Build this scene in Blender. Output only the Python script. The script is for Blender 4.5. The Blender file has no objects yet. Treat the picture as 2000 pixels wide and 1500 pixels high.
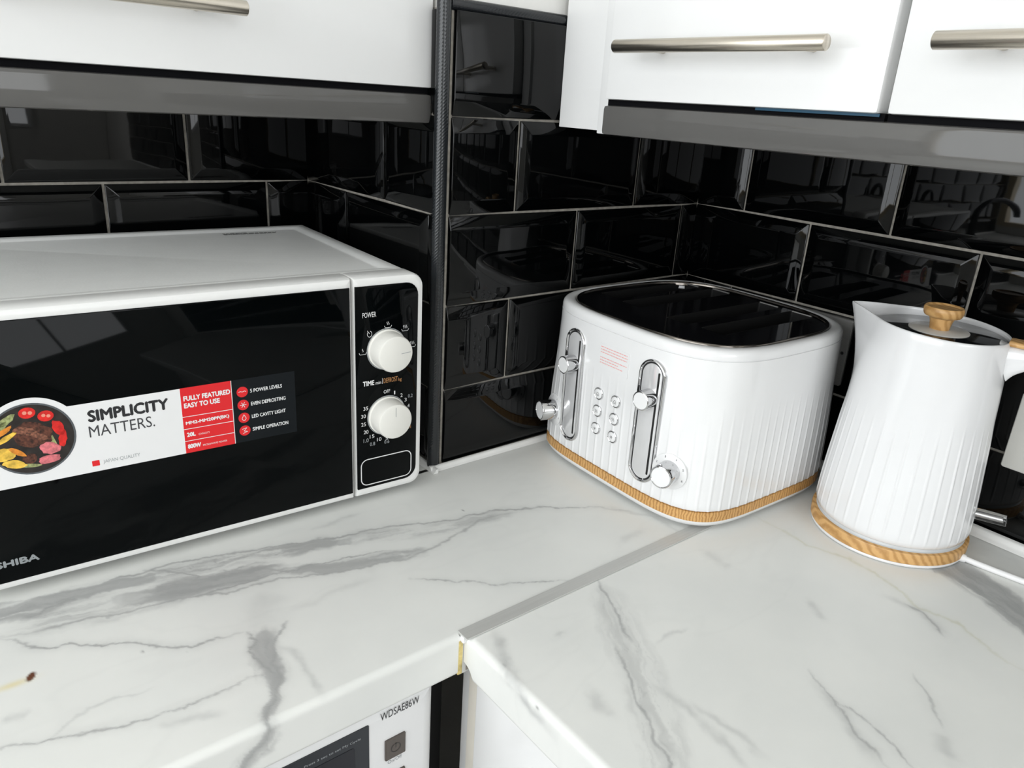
import bpy, bmesh, math, random
import numpy as np
from mathutils import Vector, Matrix
random.seed(7)
rng = np.random.default_rng(7)
scene = bpy.context.scene
col = scene.collection
ZW = 0.91                      # worktop height above the floor; heights below are measured from the worktop

# ------------------------------------------------------------------ camera, light, exposure
cd = bpy.data.cameras.new('camera'); cam = bpy.data.objects.new('camera', cd); col.objects.link(cam)
cd.sensor_fit = 'HORIZONTAL'; cd.sensor_width = 36.0; cd.lens = 1463.3136 / 2000 * 36.0
cd.clip_start = 0.02; cd.clip_end = 50
cam.location = (-0.46166, -0.69744, 0.42949 + ZW)
cam.rotation_euler = (1.209972, -0.0594326, -0.6690429)
scene.camera = cam

world = bpy.data.worlds.new('world'); scene.world = world
world.use_nodes = True
wb = world.node_tree.nodes['Background']
wb.inputs['Color'].default_value = (0.86, 0.93, 1.0, 1); wb.inputs['Strength'].default_value = 1.0


def area(name, loc, size, energy, color, direction):
    l = bpy.data.lights.new(name, 'AREA'); l.shape = 'RECTANGLE'; l.size, l.size_y = size
    l.energy = energy; l.color = color
    o = bpy.data.objects.new(name, l); col.objects.link(o); o.location = loc
    o.rotation_euler = Vector(direction).to_track_quat('-Z', 'Y').to_euler()
    return o


# daylight through the window in the wall beyond the microwave, plus fill light from an invented window behind the viewer
WIN_X = -1.76
area('daylight_window', (WIN_X - 0.06, -0.707, 0.68 + ZW), (2.06, 1.22), 37, (0.95, 0.98, 1.0), (1, 0, 0))
area('rear_fill_light', (-0.7, -3.03, 0.85 + ZW), (1.3, 1.15), 20, (0.97, 0.985, 1.0), (0, 1, 0))

vs = scene.view_settings
vs.view_transform = 'Standard'; vs.look = 'None'; vs.gamma = 1.0; vs.use_curve_mapping = False
vs.exposure = -0.17
scene.render.film_transparent = False
scene.cycles.max_bounces = 10
scene.cycles.use_denoising = True


# ------------------------------------------------------------------ materials
MATS = {}


def mat(name, color, rough=0.4, metal=0.0, coat=0.0, spec=0.5, var=0.03, scale=40.0, bump=0.0, bscale=60.0, trans=0.0,
        stretch=None, ior=1.45, emit=0.0):
    if name in MATS:
        return MATS[name]
    m = bpy.data.materials.new(name); m.use_nodes = True
    nt = m.node_tree; N = nt.nodes; L = nt.links
    p = N['Principled BSDF']
    p.inputs['Roughness'].default_value = rough; p.inputs['Metallic'].default_value = metal
    p.inputs['Coat Weight'].default_value = coat; p.inputs['Coat Roughness'].default_value = 0.04
    p.inputs['Specular IOR Level'].default_value = spec; p.inputs['IOR'].default_value = ior
    p.inputs['Transmission Weight'].default_value = trans
    tc = N.new('ShaderNodeTexCoord'); mp = N.new('ShaderNodeMapping')
    L.new(tc.outputs['Object'], mp.inputs['Vector'])
    if stretch:
        mp.inputs['Scale'].default_value = stretch
    nz = N.new('ShaderNodeTexNoise'); nz.inputs['Scale'].default_value = scale; nz.inputs['Detail'].default_value = 3
    L.new(mp.outputs['Vector'], nz.inputs['Vector'])
    cr = N.new('ShaderNodeValToRGB')
    a = [max(0, c * (1 - var)) for c in color]; b = [min(1, c * (1 + var)) for c in color]
    cr.color_ramp.elements[0].position = 0.3; cr.color_ramp.elements[1].position = 0.7
    cr.color_ramp.elements[0].color = (*a, 1); cr.color_ramp.elements[1].color = (*b, 1)
    L.new(nz.outputs['Fac'], cr.inputs['Fac']); L.new(cr.outputs['Color'], p.inputs['Base Color'])
    if bump:
        nb = N.new('ShaderNodeTexNoise'); nb.inputs['Scale'].default_value = bscale; nb.inputs['Detail'].default_value = 1.5
        L.new(mp.outputs['Vector'], nb.inputs['Vector'])
        bp = N.new('ShaderNodeBump'); bp.inputs['Strength'].default_value = bump; bp.inputs['Distance'].default_value = 0.01
        L.new(nb.outputs['Fac'], bp.inputs['Height']); L.new(bp.outputs['Normal'], p.inputs['Normal'])
    MATS[name] = m
    return m


def wood_mat(name, c0, c1, scale, axis_rot, rough=0.42, profile='Z'):
    m = bpy.data.materials.new(name); m.use_nodes = True
    nt = m.node_tree; N = nt.nodes; L = nt.links; p = N['Principled BSDF']
    tc = N.new('ShaderNodeTexCoord'); mp = N.new('ShaderNodeMapping'); mp.inputs['Rotation'].default_value = axis_rot
    L.new(tc.outputs['Object'], mp.inputs['Vector'])
    wv = N.new('ShaderNodeTexWave'); wv.wave_type = 'BANDS'; wv.bands_direction = 'X'
    wv.inputs['Scale'].default_value = scale; wv.inputs['Distortion'].default_value = 5.0
    wv.inputs['Detail'].default_value = 3.0; wv.inputs['Detail Scale'].default_value = 1.2
    L.new(mp.outputs['Vector'], wv.inputs['Vector'])
    nz = N.new('ShaderNodeTexNoise'); nz.inputs['Scale'].default_value = 500; L.new(mp.outputs['Vector'], nz.inputs['Vector'])
    mx = N.new('ShaderNodeMath'); mx.operation = 'MULTIPLY_ADD'; mx.inputs[1].default_value = 0.3; 
    L.new(nz.outputs['Fac'], mx.inputs[0]); L.new(wv.outputs['Fac'], mx.inputs[2])
    cr = N.new('ShaderNodeValToRGB'); cr.color_ramp.elements[0].color = (*c0, 1); cr.color_ramp.elements[1].color = (*c1, 1)
    cr.color_ramp.elements[0].position = 0.05; cr.color_ramp.elements[1].position = 0.9
    L.new(mx.outputs[0], cr.inputs['Fac']); L.new(cr.outputs['Color'], p.inputs['Base Color'])
    p.inputs['Roughness'].default_value = rough
    MATS[name] = m
    return m


def tile_mat():
    m = mat('black_glazed_tile', (0.0009, 0.0011, 0.0012), rough=0.025, spec=0.36, var=0.2, scale=6, bump=0.012, bscale=22)
    return m


def trim_mat():
    m = bpy.data.materials.new('black_twisted_trim'); m.use_nodes = True
    nt = m.node_tree; N = nt.nodes; L = nt.links; p = N['Principled BSDF']
    p.inputs['Base Color'].default_value = (0.012, 0.014, 0.016, 1); p.inputs['Roughness'].default_value = 0.22
    tc = N.new('ShaderNodeTexCoord'); mp = N.new('ShaderNodeMapping'); mp.inputs['Rotation'].default_value = (0.6, 0.6, 0)
    L.new(tc.outputs['Object'], mp.inputs['Vector'])
    wv = N.new('ShaderNodeTexWave'); wv.bands_direction = 'Z'; wv.inputs['Scale'].default_value = 130
    L.new(mp.outputs['Vector'], wv.inputs['Vector'])
    bp = N.new('ShaderNodeBump'); bp.inputs['Strength'].default_value = 0.10; bp.inputs['Distance'].default_value = 0.001
    L.new(wv.outputs['Fac'], bp.inputs['Height']); L.new(bp.outputs['Normal'], p.inputs['Normal'])
    return m


def marble_mat():
    m = bpy.data.materials.new('marble_laminate'); m.use_nodes = True
    nt = m.node_tree; N = nt.nodes; L = nt.links; p = N['Principled BSDF']
    at = N.new('ShaderNodeAttribute'); at.attribute_name = 'marble'
    tc = N.new('ShaderNodeTexCoord'); nz = N.new('ShaderNodeTexNoise'); nz.inputs['Scale'].default_value = 9; nz.inputs['Detail'].default_value = 5
    L.new(tc.outputs['Object'], nz.inputs['Vector'])
    cr = N.new('ShaderNodeValToRGB'); cr.color_ramp.elements[0].color = (0.93, 0.935, 0.94, 1); cr.color_ramp.elements[1].color = (1, 1, 1, 1)
    cr.color_ramp.elements[0].position = 0.3; cr.color_ramp.elements[1].position = 0.65
    L.new(nz.outputs['Fac'], cr.inputs['Fac'])
    mx = N.new('ShaderNodeMix'); mx.data_type = 'RGBA'; mx.blend_type = 'MULTIPLY'; mx.inputs[0].default_value = 1.0
    L.new(at.outputs['Color'], mx.inputs[6]); L.new(cr.outputs['Color'], mx.inputs[7])
    L.new(mx.outputs[2], p.inputs['Base Color'])
    p.inputs['Roughness'].default_value = 0.40; p.inputs['Specular IOR Level'].default_value = 0.45
    return m


M_TILE = tile_mat(); M_TRIM = trim_mat(); M_MARBLE = marble_mat()
M_GROUT = mat('grey_grout', (0.30, 0.28, 0.245), rough=0.9, var=0.25, scale=120)
M_PLASTER = mat('white_plaster', (0.80, 0.79, 0.76), rough=0.85, var=0.03, scale=15, bump=0.05, bscale=90)
M_SEAL = mat('white_sealant', (0.78, 0.78, 0.76), rough=0.35)
M_FLOOR = mat('grey_floor_vinyl', (0.30, 0.29, 0.27), rough=0.5, var=0.1, scale=8)
M_DOOR = mat('white_gloss_laminate', (0.82, 0.82, 0.815), rough=0.16, coat=0.15, var=0.008, scale=5)
M_CARC = mat('white_carcass_board', (0.78, 0.78, 0.75), rough=0.5, var=0.02)
M_GREY = mat('grey_gloss_foil', (0.112, 0.109, 0.105), rough=0.06, var=0.03, scale=12, spec=0.35, bump=0.012, bscale=14)
M_DARKGAP = mat('dark_shadow_gap_strip', (0.004, 0.004, 0.005), rough=0.8, spec=0.1)
M_BLUE = mat('blue_protective_film', (0.010, 0.060, 0.11), rough=0.3)
M_NICKEL = mat('brushed_nickel', (0.62, 0.57, 0.49), rough=0.30, metal=1.0, var=0.06, scale=300, stretch=(0.05, 0.05, 6))
M_CHROME = mat('chrome', (0.62, 0.62, 0.63), rough=0.06, metal=1.0, var=0.01)
M_STEEL = mat('brushed_steel', (0.56, 0.55, 0.53), rough=0.34, metal=0.85, var=0.07, scale=260, stretch=(1, 0.04, 4))
M_ALU = mat('aluminium_joint', (0.56, 0.56, 0.54), rough=0.42, metal=0.25, var=0.04, scale=200, stretch=(0.05, 4, 1))
M_GLUE = mat('yellowed_glue', (0.62, 0.50, 0.20), rough=0.4, var=0.3, scale=150)
M_MWHITE = mat('white_appliance_plastic', (0.80, 0.80, 0.785), rough=0.28, var=0.01)
M_CASE = mat('white_painted_steel', (0.92, 0.925, 0.91), rough=0.33, var=0.015, bump=0.02, bscale=400)
M_GLASS = mat('black_door_glass', (0.0010, 0.0016, 0.0018), rough=0.04, var=0.1, spec=0.12)
M_KNOB = mat('cream_white_knob', (0.78, 0.77, 0.72), rough=0.35, var=0.01)
M_PWHITE = mat('printed_white', (0.80, 0.80, 0.80), rough=0.4, var=0.005)
M_PGREY = mat('printed_grey', (0.33, 0.35, 0.36), rough=0.4)
M_PORANGE = mat('printed_orange', (0.50, 0.24, 0.09), rough=0.4)
M_PRED = mat('printed_red', (0.72, 0.015, 0.02), rough=0.3, var=0.02)
M_PBLACK = mat('printed_black', (0.02, 0.02, 0.022), rough=0.4)
M_PDARK = mat('printed_charcoal', (0.006, 0.008, 0.010), rough=0.12, spec=0.17)
M_PINKPRINT = mat('printed_pale_red', (0.85, 0.36, 0.34), rough=0.4)
M_TWHITE = mat('white_gloss_toaster_enamel', (0.80, 0.80, 0.80), rough=0.14, coat=0.4, var=0.006)
M_TBLACK = mat('black_toaster_plate', (0.006, 0.006, 0.007), rough=0.07, spec=0.5, var=0.1)
M_SLOT = mat('dark_slot_interior', (0.010, 0.010, 0.010), rough=0.5, spec=0.2, var=0.0)
M_RIM = mat('smoked_chrome', (0.16, 0.145, 0.13), rough=0.14, metal=1.0, var=0.02)
M_KWHITE = mat('white_kettle_enamel', (0.775, 0.775, 0.78), rough=0.16, coat=0.3, var=0.006)
M_LID = mat('black_gloss_lid', (0.008, 0.009, 0.011), rough=0.07)
M_LIDDISC = mat('frosted_lid_disc', (0.62, 0.60, 0.56), rough=0.25)
M_ACRYL = mat('clear_acrylic', (0.9, 0.9, 0.9), rough=0.03, trans=1.0, ior=1.49, var=0.0)
M_CABLE = mat('white_flex_cable', (0.82, 0.82, 0.82), rough=0.35)
M_RUBBER = mat('black_rubber', (0.01, 0.01, 0.01), rough=0.7)
M_PLATE = mat('pale_grey_wall_plate', (0.60, 0.59, 0.55), rough=0.35, var=0.02)
M_WASH = mat('white_washer_panel', (0.80, 0.80, 0.80), rough=0.3, var=0.008)
M_DISP = mat('smoked_display', (0.018, 0.021, 0.026), rough=0.10)
M_DISP2 = mat('darker_display_glass', (0.006, 0.007, 0.012), rough=0.08)
M_BTN = mat('brown_grey_button', (0.09, 0.075, 0.065), rough=0.3)
M_WOOD_T = wood_mat('oak_band', (0.38, 0.180, 0.050), (0.64, 0.37, 0.135), 95, (0, 0, 0.8))
M_WOOD_K = wood_mat('oak_grain', (0.43, 0.225, 0.070), (0.64, 0.38, 0.150), 48, (0.5, 0.35, 0.5))


# ------------------------------------------------------------------ mesh helpers
def link(name, me, material, parent=None, smooth=35):
    if material is not None:
        me.materials.append(material)
    if smooth:
        me.shade_smooth()
        if smooth < 180:
            me.set_sharp_from_angle(angle=math.radians(smooth))
    o = bpy.data.objects.new(name, me); col.objects.link(o)
    if parent is not None:
        o.parent = parent
    else:
        o.location.z = ZW
    return o


def raw(verts, faces, name='mesh'):
    me = bpy.data.meshes.new(name); me.from_pydata([tuple(v) for v in verts], [], faces); me.update()
    return me


def mk(name, verts, faces, material, parent=None, smooth=35):
    return link(name, raw(verts, faces, name), material, parent, smooth)


def tag(o, label, cat=None, group=None, kind=None):
    if label: o['label'] = label
    if cat: o['category'] = cat
    if group: o['group'] = group
    if kind: o['kind'] = kind
    return o


def thing(name, loc, rz, label, cat, group=None):
    o = bpy.data.objects.new(name, None); col.objects.link(o)
    o.location = (loc[0], loc[1], loc[2] + ZW); o.rotation_euler = (0, 0, rz); o.empty_display_size = 0.05
    return tag(o, label, cat, group)


def boxmesh(x0, x1, y0, y1, z0, z1, bev=0.0, seg=2):
    bm = bmesh.new()
    bmesh.ops.create_cube(bm, size=1.0, matrix=Matrix.Translation(((x0 + x1) / 2, (y0 + y1) / 2, (z0 + z1) / 2)) @ Matrix.Diagonal((abs(x1 - x0), abs(y1 - y0), abs(z1 - z0), 1)))
    if bev:
        bmesh.ops.bevel(bm, geom=bm.edges[:], offset=bev, segments=seg, profile=0.6, affect='EDGES')
    me = bpy.data.meshes.new('box'); bm.to_mesh(me); bm.free()
    return me


def box(name, x0, x1, y0, y1, z0, z1, material, parent=None, bev=0.0, seg=2):
    return link(name, boxmesh(x0, x1, y0, y1, z0, z1, bev, seg), material, parent, 35 if bev else 0)


def multi(name, boxes, material, parent=None):
    v, f = [], []
    for (x0, x1, y0, y1, z0, z1) in boxes:
        b = len(v)
        v += [(x, y, z) for z in (z0, z1) for y in (y0, y1) for x in (x0, x1)]
        f += [tuple(b + i for i in q) for q in ((0, 2, 3, 1), (4, 5, 7, 6), (0, 1, 5, 4), (2, 6, 7, 3), (0, 4, 6, 2), (1, 3, 7, 5))]
    return mk(name, v, f, material, parent, 0)


def outward(pts):
    """unit outward normals of a closed counter-clockwise outline"""
    n = len(pts); out = []
    for i in range(n):
        a, b, c = pts[i - 1], pts[i], pts[(i + 1) % n]
        e1 = (b[1] - a[1], a[0] - b[0]); e2 = (c[1] - b[1], b[0] - c[0])
        l1 = math.hypot(*e1) or 1; l2 = math.hypot(*e2) or 1
        nx, ny = e1[0] / l1 + e2[0] / l2, e1[1] / l1 + e2[1] / l2
        l = math.hypot(nx, ny) or 1
        k = 1 / max(0.5, l / 2)
        out.append((nx / l * k, ny / l * k))
    return out


class RR(list):
    pass


def rrect(x0, x1, y0, y1, r, seg=6):
    """counter-clockwise rounded rectangle; r = one radius or (bottom-left, bottom-right, top-right, top-left)"""
    rs = r if isinstance(r, (tuple, list)) else (r,) * 4
    cs = [(x0, y0, 1, 1, math.pi), (x1, y0, -1, 1, 1.5 * math.pi), (x1, y1, -1, -1, 0), (x0, y1, 1, -1, 0.5 * math.pi)]
    p = RR(); p.args = (x0, x1, y0, y1, rs, seg)
    for (x, y, sx, sy, a0), rr in zip(cs, rs):
        for k in range(seg + 1):
            a = a0 + k / seg * math.pi / 2
            p.append((x + sx * rr + rr * math.cos(a), y + sy * rr + rr * math.sin(a)))
    return p


def circ(cx, cy, r, n=32, ry=None):
    ry = ry or r
    return [(cx + r * math.cos(2 * math.pi * k / n), cy + ry * math.sin(2 * math.pi * k / n)) for k in range(n)]


def loft(outline, profile, fmap, cap0=False, cap1=True):
    """outline offset outward by profile[i][0] at height profile[i][1]; fmap(a, b, h) -> xyz"""
    nm = outward(outline); n = len(outline); v, f = [], []
    for off, h in profile:
        if isinstance(outline, RR):
            x0, x1, y0, y1, rs, seg = outline.args
            v += [fmap(a, b, h) for a, b in rrect(x0 - off, x1 + off, y0 - off, y1 + off, tuple(max(q + off, 0.0003) for q in rs), seg)]
            continue
        for (a, b), (na, nb) in zip(outline, nm):
            v.append(fmap(a + na * off, b + nb * off, h))
    for i in range(len(profile) - 1):
        for k in range(n):
            q = (k + 1) % n
            f.append((i * n + k, i * n + q, (i + 1) * n + q, (i + 1) * n + k))
    if cap0: f.append(tuple(range(n - 1, -1, -1)))
    if cap1: f.append(tuple((len(profile) - 1) * n + k for k in range(n)))
    return v, f


def fix(me):
    bm = bmesh.new(); bm.from_mesh(me); bmesh.ops.recalc_face_normals(bm, faces=bm.faces[:]); bm.to_mesh(me); bm.free()
    return me


def lofted(name, outline, profile, fmap, material, parent, cap0=False, cap1=True, smooth=35):
    v, f = loft(outline, profile, fmap, cap0, cap1)
    return link(name, fix(raw(v, f, name)), material, parent, smooth)


def lathe(name, prof, material, parent, c=(0, 0), n=48, smooth=35, cap0=True, cap1=True):
    """prof: list of (radius, z)"""
    v, f = [], []
    for r, z in prof:
        for k in range(n):
            a = 2 * math.pi * k / n
            v.append((c[0] + r * math.cos(a), c[1] + r * math.sin(a), z))
    for i in range(len(prof) - 1):
        for k in range(n):
            q = (k + 1) % n
            f.append((i * n + k, i * n + q, (i + 1) * n + q, (i + 1) * n + k))
    if cap0: f.append(tuple(range(n - 1, -1, -1)))
    if cap1: f.append(tuple((len(prof) - 1) * n + k for k in range(n)))
    return link(name, fix(raw(v, f, name)), material, parent, smooth)


def tubemesh(path, r, n=10, caps=True):
    P = [Vector(p) for p in path]; v, f = [], []
    up = None
    for i, p in enumerate(P):
        t = (P[min(i + 1, len(P) - 1)] - P[max(i - 1, 0)]).normalized()
        if up is None:
            up = Vector((0, 0, 1)) if abs(t.z) < 0.9 else Vector((1, 0, 0))
        s = t.cross(up).normalized(); up = s.cross(t).normalized()
        rr = r[i] if isinstance(r, (list, tuple)) else r
        for k in range(n):
            a = 2 * math.pi * k / n
            v.append(p + s * (rr * math.cos(a)) + up * (rr * math.sin(a)))
    for i in range(len(P) - 1):
        for k in range(n):
            q = (k + 1) % n
            f.append((i * n + k, i * n + q, (i + 1) * n + q, (i + 1) * n + k))
    if caps:
        f.append(tuple(range(n - 1, -1, -1))); f.append(tuple((len(P) - 1) * n + k for k in range(n)))
    return fix(raw(v, f, 'tube'))


def tube(name, path, r, material, parent=None, n=10):
    return link(name, tubemesh(path, r, n), material, parent, 50)


def smoothpath(pts, per=6):
    P = [Vector(p) for p in pts]; out = []
    for i in range(len(P) - 1):
        a = P[max(i - 1, 0)]; b = P[i]; c = P[i + 1]; d = P[min(i + 2, len(P) - 1)]
        for k in range(per):
            t = k / per
            out.append(0.5 * ((2 * b) + (c - a) * t + (2 * a - 5 * b + 4 * c - d) * t * t + (3 * b - a - 3 * c + d) * t ** 3))
    out.append(P[-1])
    return out


def textverts(s):
    cu = bpy.data.curves.new('lettering', 'FONT'); cu.body = s; cu.size = 1.0; cu.resolution_u = 3
    o = bpy.data.objects.new('lettering_source', cu); col.objects.link(o)
    dg = bpy.context.evaluated_depsgraph_get(); dg.update()
    me = bpy.data.meshes.new_from_object(o.evaluated_get(dg))
    v = [tuple(x.co) for x in me.vertices]; f = [tuple(p.vertices) for p in me.polygons]
    bpy.data.objects.remove(o); bpy.data.curves.remove(cu); bpy.data.meshes.remove(me)
    return v, f


def lettering(name, items, fmap, material, parent, h=0.0):
    """items: (text, a0, a1, b0, b1[, weight]) fitted to the rectangle in the plane of fmap(a, b, h); weight = stroke growth in cap heights"""
    for it in items:
        s, a0, a1, b0, b1 = it[:5]
        g = (it[5] if len(it) > 5 else 0.0) * (b1 - b0)
        v, f = textverts(s)
        if not v: continue
        x0 = min(q[0] for q in v); x1 = max(q[0] for q in v); y0 = min(q[1] for q in v); y1 = max(q[1] for q in v)
        V, F = [], []
        for k, (dx, dy) in enumerate(((-g, 0), (g, 0), (0, g), (0, -g)) if g > 0 else ((0, 0),)):
            b = len(V)
            for q in v:
                V.append(fmap(a0 + g + dx + (q[0] - x0) / max(x1 - x0, 1e-6) * (a1 - a0 - 2 * g), b0 + g + dy + (q[1] - y0) / max(y1 - y0, 1e-6) * (b1 - b0 - 2 * g), h + k * 2e-6))
            F += [tuple(b + i for i in p) for p in f]
        mk(name, V, F, material, parent, 0)


def stroke(paths, w):
    """flat ribbons in (a, b) for printed lines: returns verts2d, faces"""
    V, F = [], []
    for pts in paths:
        for (x0, y0), (x1, y1) in zip(pts[:-1], pts[1:]):
            l = math.hypot(x1 - x0, y1 - y0) or 1; nx, ny = -(y1 - y0) / l * w / 2, (x1 - x0) / l * w / 2
            b = len(V); V += [(x0 + nx, y0 + ny), (x0 - nx, y0 - ny), (x1 - nx, y1 - ny), (x1 + nx, y1 + ny)]
            F.append((b, b + 1, b + 2, b + 3))
    return V, F


def printed(name, paths, w, fmap, material, parent, h=0.0):
    V, F = stroke(paths, w)
    return mk(name, [fmap(a, b, h) for a, b in V], F, material, parent, 0)


def patch(name, outlines, fmap, material, parent, h=0.0):
    V, F = [], []
    for o in outlines:
        b = len(V); V += [fmap(x, y, h) for x, y in o]; F.append(tuple(range(b, b + len(o))))
    return mk(name, V, F, material, parent, 0)


def copy_tree(o, parent=None):
    c = o.copy(); col.objects.link(c)
    if parent is not None: c.parent = parent
    for ch in list(o.children): copy_tree(ch, c)
    return c

# ------------------------------------------------------------------ the room
D1, L1, Z0R, HR, WT = 0.3426, 0.4410, 0.3075, 0.10335, 0.203
XL, YR, ZF, ZC = WIN_X, -3.0, -ZW, 1.55


def structure(o):
    o['kind'] = 'structure'
    return o


structure(box('floor', XL - 0.1, 0.56, YR - 0.1, 0.46, ZF - 0.05, ZF, M_FLOOR))
structure(box('ceiling', XL - 0.1, 0.56, YR - 0.1, 0.46, ZC, ZC + 0.05, M_PLASTER))
wall_back = structure(box('wall_back', XL - 0.1, 0.0, D1 + 0.002, 0.46, ZF, ZC, M_PLASTER))
wall_pillar = structure(box('wall_pillar', 0.002, 0.56, 0.002, 0.46, ZF, ZC, M_PLASTER))
wall_right = structure(box('wall_right', L1 + 0.002, 0.56, YR - 0.1, 0.0, ZF, ZC, M_PLASTER))
# wall with the kitchen window, and the wall behind the viewer with an invented window for fill light
structure(multi('wall_left', [(XL - 0.1, XL, YR - 0.1, D1, ZF, 0.05), (XL - 0.1, XL, YR - 0.1, D1, 1.31, ZC),
                              (XL - 0.1, XL, YR - 0.1, -1.75, 0.05, 1.31), (XL - 0.1, XL, 0.335, D1, 0.05, 1.31)], M_PLASTER))
structure(multi('wall_rear', [(XL, -1.38, YR - 0.1, YR, ZF, ZC), (-0.02, 0.44, YR - 0.1, YR, ZF, ZC), (-1.38, -0.02, YR - 0.1, YR, 1.45, ZC), (-1.38, -0.02, YR - 0.1, YR, ZF, 0.25)], M_PLASTER))


def frame_object(name, horiz, a0, a1, z0, z1, at, d0, d1, bars, material):
    """rectangular frame with glazing bars; horiz 'x' or 'y' = direction of a"""
    w = 0.03; bx = []
    def add(p0, p1, q0, q1):
        bx.append((p0, p1, at + d0, at + d1, q0, q1) if horiz == 'x' else (at + d0, at + d1, p0, p1, q0, q1))
    add(a0, a1, z0, z0 + w); add(a0, a1, z1 - w, z1); add(a0, a0 + w, z0 + w, z1 - w); add(a1 - w, a1, z0 + w, z1 - w)
    for b in bars: add(b - w / 2, b + w / 2, z0 + w, z1 - w)
    return multi(name, bx, material)


structure(frame_object('window_1', 'y', -1.75, 0.335, 0.05, 1.31, XL, -0.05, 0.0, [-0.36, -1.05], mat('cream_window_frame', (0.74, 0.62, 0.42), rough=0.4)))
structure(frame_object('fill_window', 'x', -1.38, -0.02, 0.25, 1.45, YR, -0.02, 0.03, [-0.7], M_PWHITE))  # invented window that frames the rear fill light


# ------------------------------------------------------------------ tiles: each one a child of its wall
GR = 0.0016; TB = 0.0145; TE = 0.0022; TH = 0.0052
FULL = {}


def tile_mesh(w, h, cl, cr, cb, ct):
    key = (round(w, 4), round(h, 4), cl, cr, cb, ct)
    if key in FULL: return FULL[key]
    g = GR
    xa, xb, za, zb = g, w - g, g, h - g
    il, ir = xa + (0.0006 if cl else TB), xb - (0.0006 if cr else TB)
    ib, it = za + (0.0006 if cb else TB), zb - (0.0006 if ct else TB)
    if ir - il < 0.004: il = xa + 0.0006; ir = xb - 0.0006
    if it - ib < 0.004: ib = za + 0.0006; it = zb - 0.0006
    R0 = [(xa, 0.0, za), (xb, 0.0, za), (xb, 0.0, zb), (xa, 0.0, zb)]
    R1 = [(xa, -TE, za), (xb, -TE, za), (xb, -TE, zb), (xa, -TE, zb)]
    R2 = [(il, -TH, ib), (ir, -TH, ib), (ir, -TH, it), (il, -TH, it)]
    v = R0 + R1 + R2; f = []
    for k in range(4):
        q = (k + 1) % 4
        f += [(k, q, 4 + q, 4 + k), (4 + k, 4 + q, 8 + q, 8 + k)]
    f.append((8, 9, 10, 11))
    me = raw(v, f, 'tile'); me.materials.append(M_TILE)
    bm = bmesh.new(); bm.from_mesh(me)
    ed = [e for e in bm.edges if all(abs(x.co.y) > TE * 0.5 for x in e.verts)]
    bmesh.ops.bevel(bm, geom=ed, offset=0.0009, segments=2, profile=0.5, affect='EDGES')
    bmesh.ops.recalc_face_normals(bm, faces=bm.faces[:]); bm.to_mesh(me); bm.free()
    me.shade_smooth(); me.set_sharp_from_angle(angle=math.radians(40))
    FULL[key] = me
    return me


def tile_rows(parent, origin, rz, rows, a_end):
    """rows: {row: [joint positions]}; a runs along the wall from origin"""
    c, s = math.cos(rz), math.sin(rz)
    for r, joints in rows.items():
        zb = max(Z0R + (r - 3) * HR, 0.004); zt = Z0R + (r - 2) * HR
        for i in range(len(joints) - 1):
            a0, a1 = joints[i], joints[i + 1]
            if a1 - a0 < 0.012: continue
            full = abs(a1 - a0 - WT) < 0.004
            me = tile_mesh(a1 - a0, zt - zb, not full and i == 0, not full and i == len(joints) - 2, False, r == 4)
            o = bpy.data.objects.new('tile', me); col.objects.link(o); o.parent = parent
            o.location = (origin[0] + c * a0 + random.uniform(-.0002, .0002) * abs(s), origin[1] + s * a0 + random.uniform(-.0002, .0002) * abs(c), zb)
            o.rotation_euler = (random.uniform(-.0022, .0022), 0, rz + random.uniform(-.0018, .0018))


def joints(first, a0, a1):
    js = [a0]; x = first
    while x < a0 + 0.012: x += WT
    while x < a1 - 0.012:
        js.append(x); x += WT
    js.append(a1)
    return js


ZT = Z0R + 2 * HR
box('grout', 0.0, L1 + 0.001, 0.0, 0.0019, 0.002, ZT + 0.004, M_GROUT, wall_pillar)
box('grout', 0.0, 0.0019, 0.0, D1, 0.002, ZT, M_GROUT, wall_pillar)
box('grout', XL, 0.0, D1, D1 + 0.0019, 0.002, ZT, M_GROUT, wall_back)
box('grout', L1, L1 + 0.0019, -2.4, 0.0, 0.002, ZT, M_GROUT, wall_right)
# pillar front: a along +x
tile_rows(wall_pillar, (0, 0), 0, {r: joints(WT / 2 if r % 2 else WT, 0.0075, L1 - 0.001) for r in range(5)}, L1)
# pillar side: a along -y from the inner corner
tile_rows(wall_pillar, (0, D1), -math.pi / 2, {r: joints(0.119 if r % 2 == 0 else 0.2205, 0.001, D1 - 0.0075) for r in range(5)}, D1)
# back wall: a along +x from the far end
tile_rows(wall_back, (XL, D1), 0, {r: joints((-0.164 - XL) % WT if r % 2 else (-0.0625 - XL) % WT, 0.0, -XL - 0.001) for r in range(5)}, -XL)
# right wall: a along -y
tile_rows(wall_right, (L1, 0), -math.pi / 2, {r: joints(0.0813 if r % 2 else 0.1828, 0.001, 2.4) for r in range(5)}, 2.4)

# trims
def column(name, cx, cy, r, z0, z1, material, n=20):
    return lathe(name, [(r, z0), (r, z1)], material, None, (cx, cy), n)


structure(column('trim_1', -0.0022, 0.0010, 0.0076, 0.0015, 0.5205, M_TRIM))
structure(link('trim_2', tubemesh([(0.004, 0.0012, 0.5175), (0.16, 0.0012, 0.5175)], 0.0062, 16), M_TRIM, None, 50))


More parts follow.
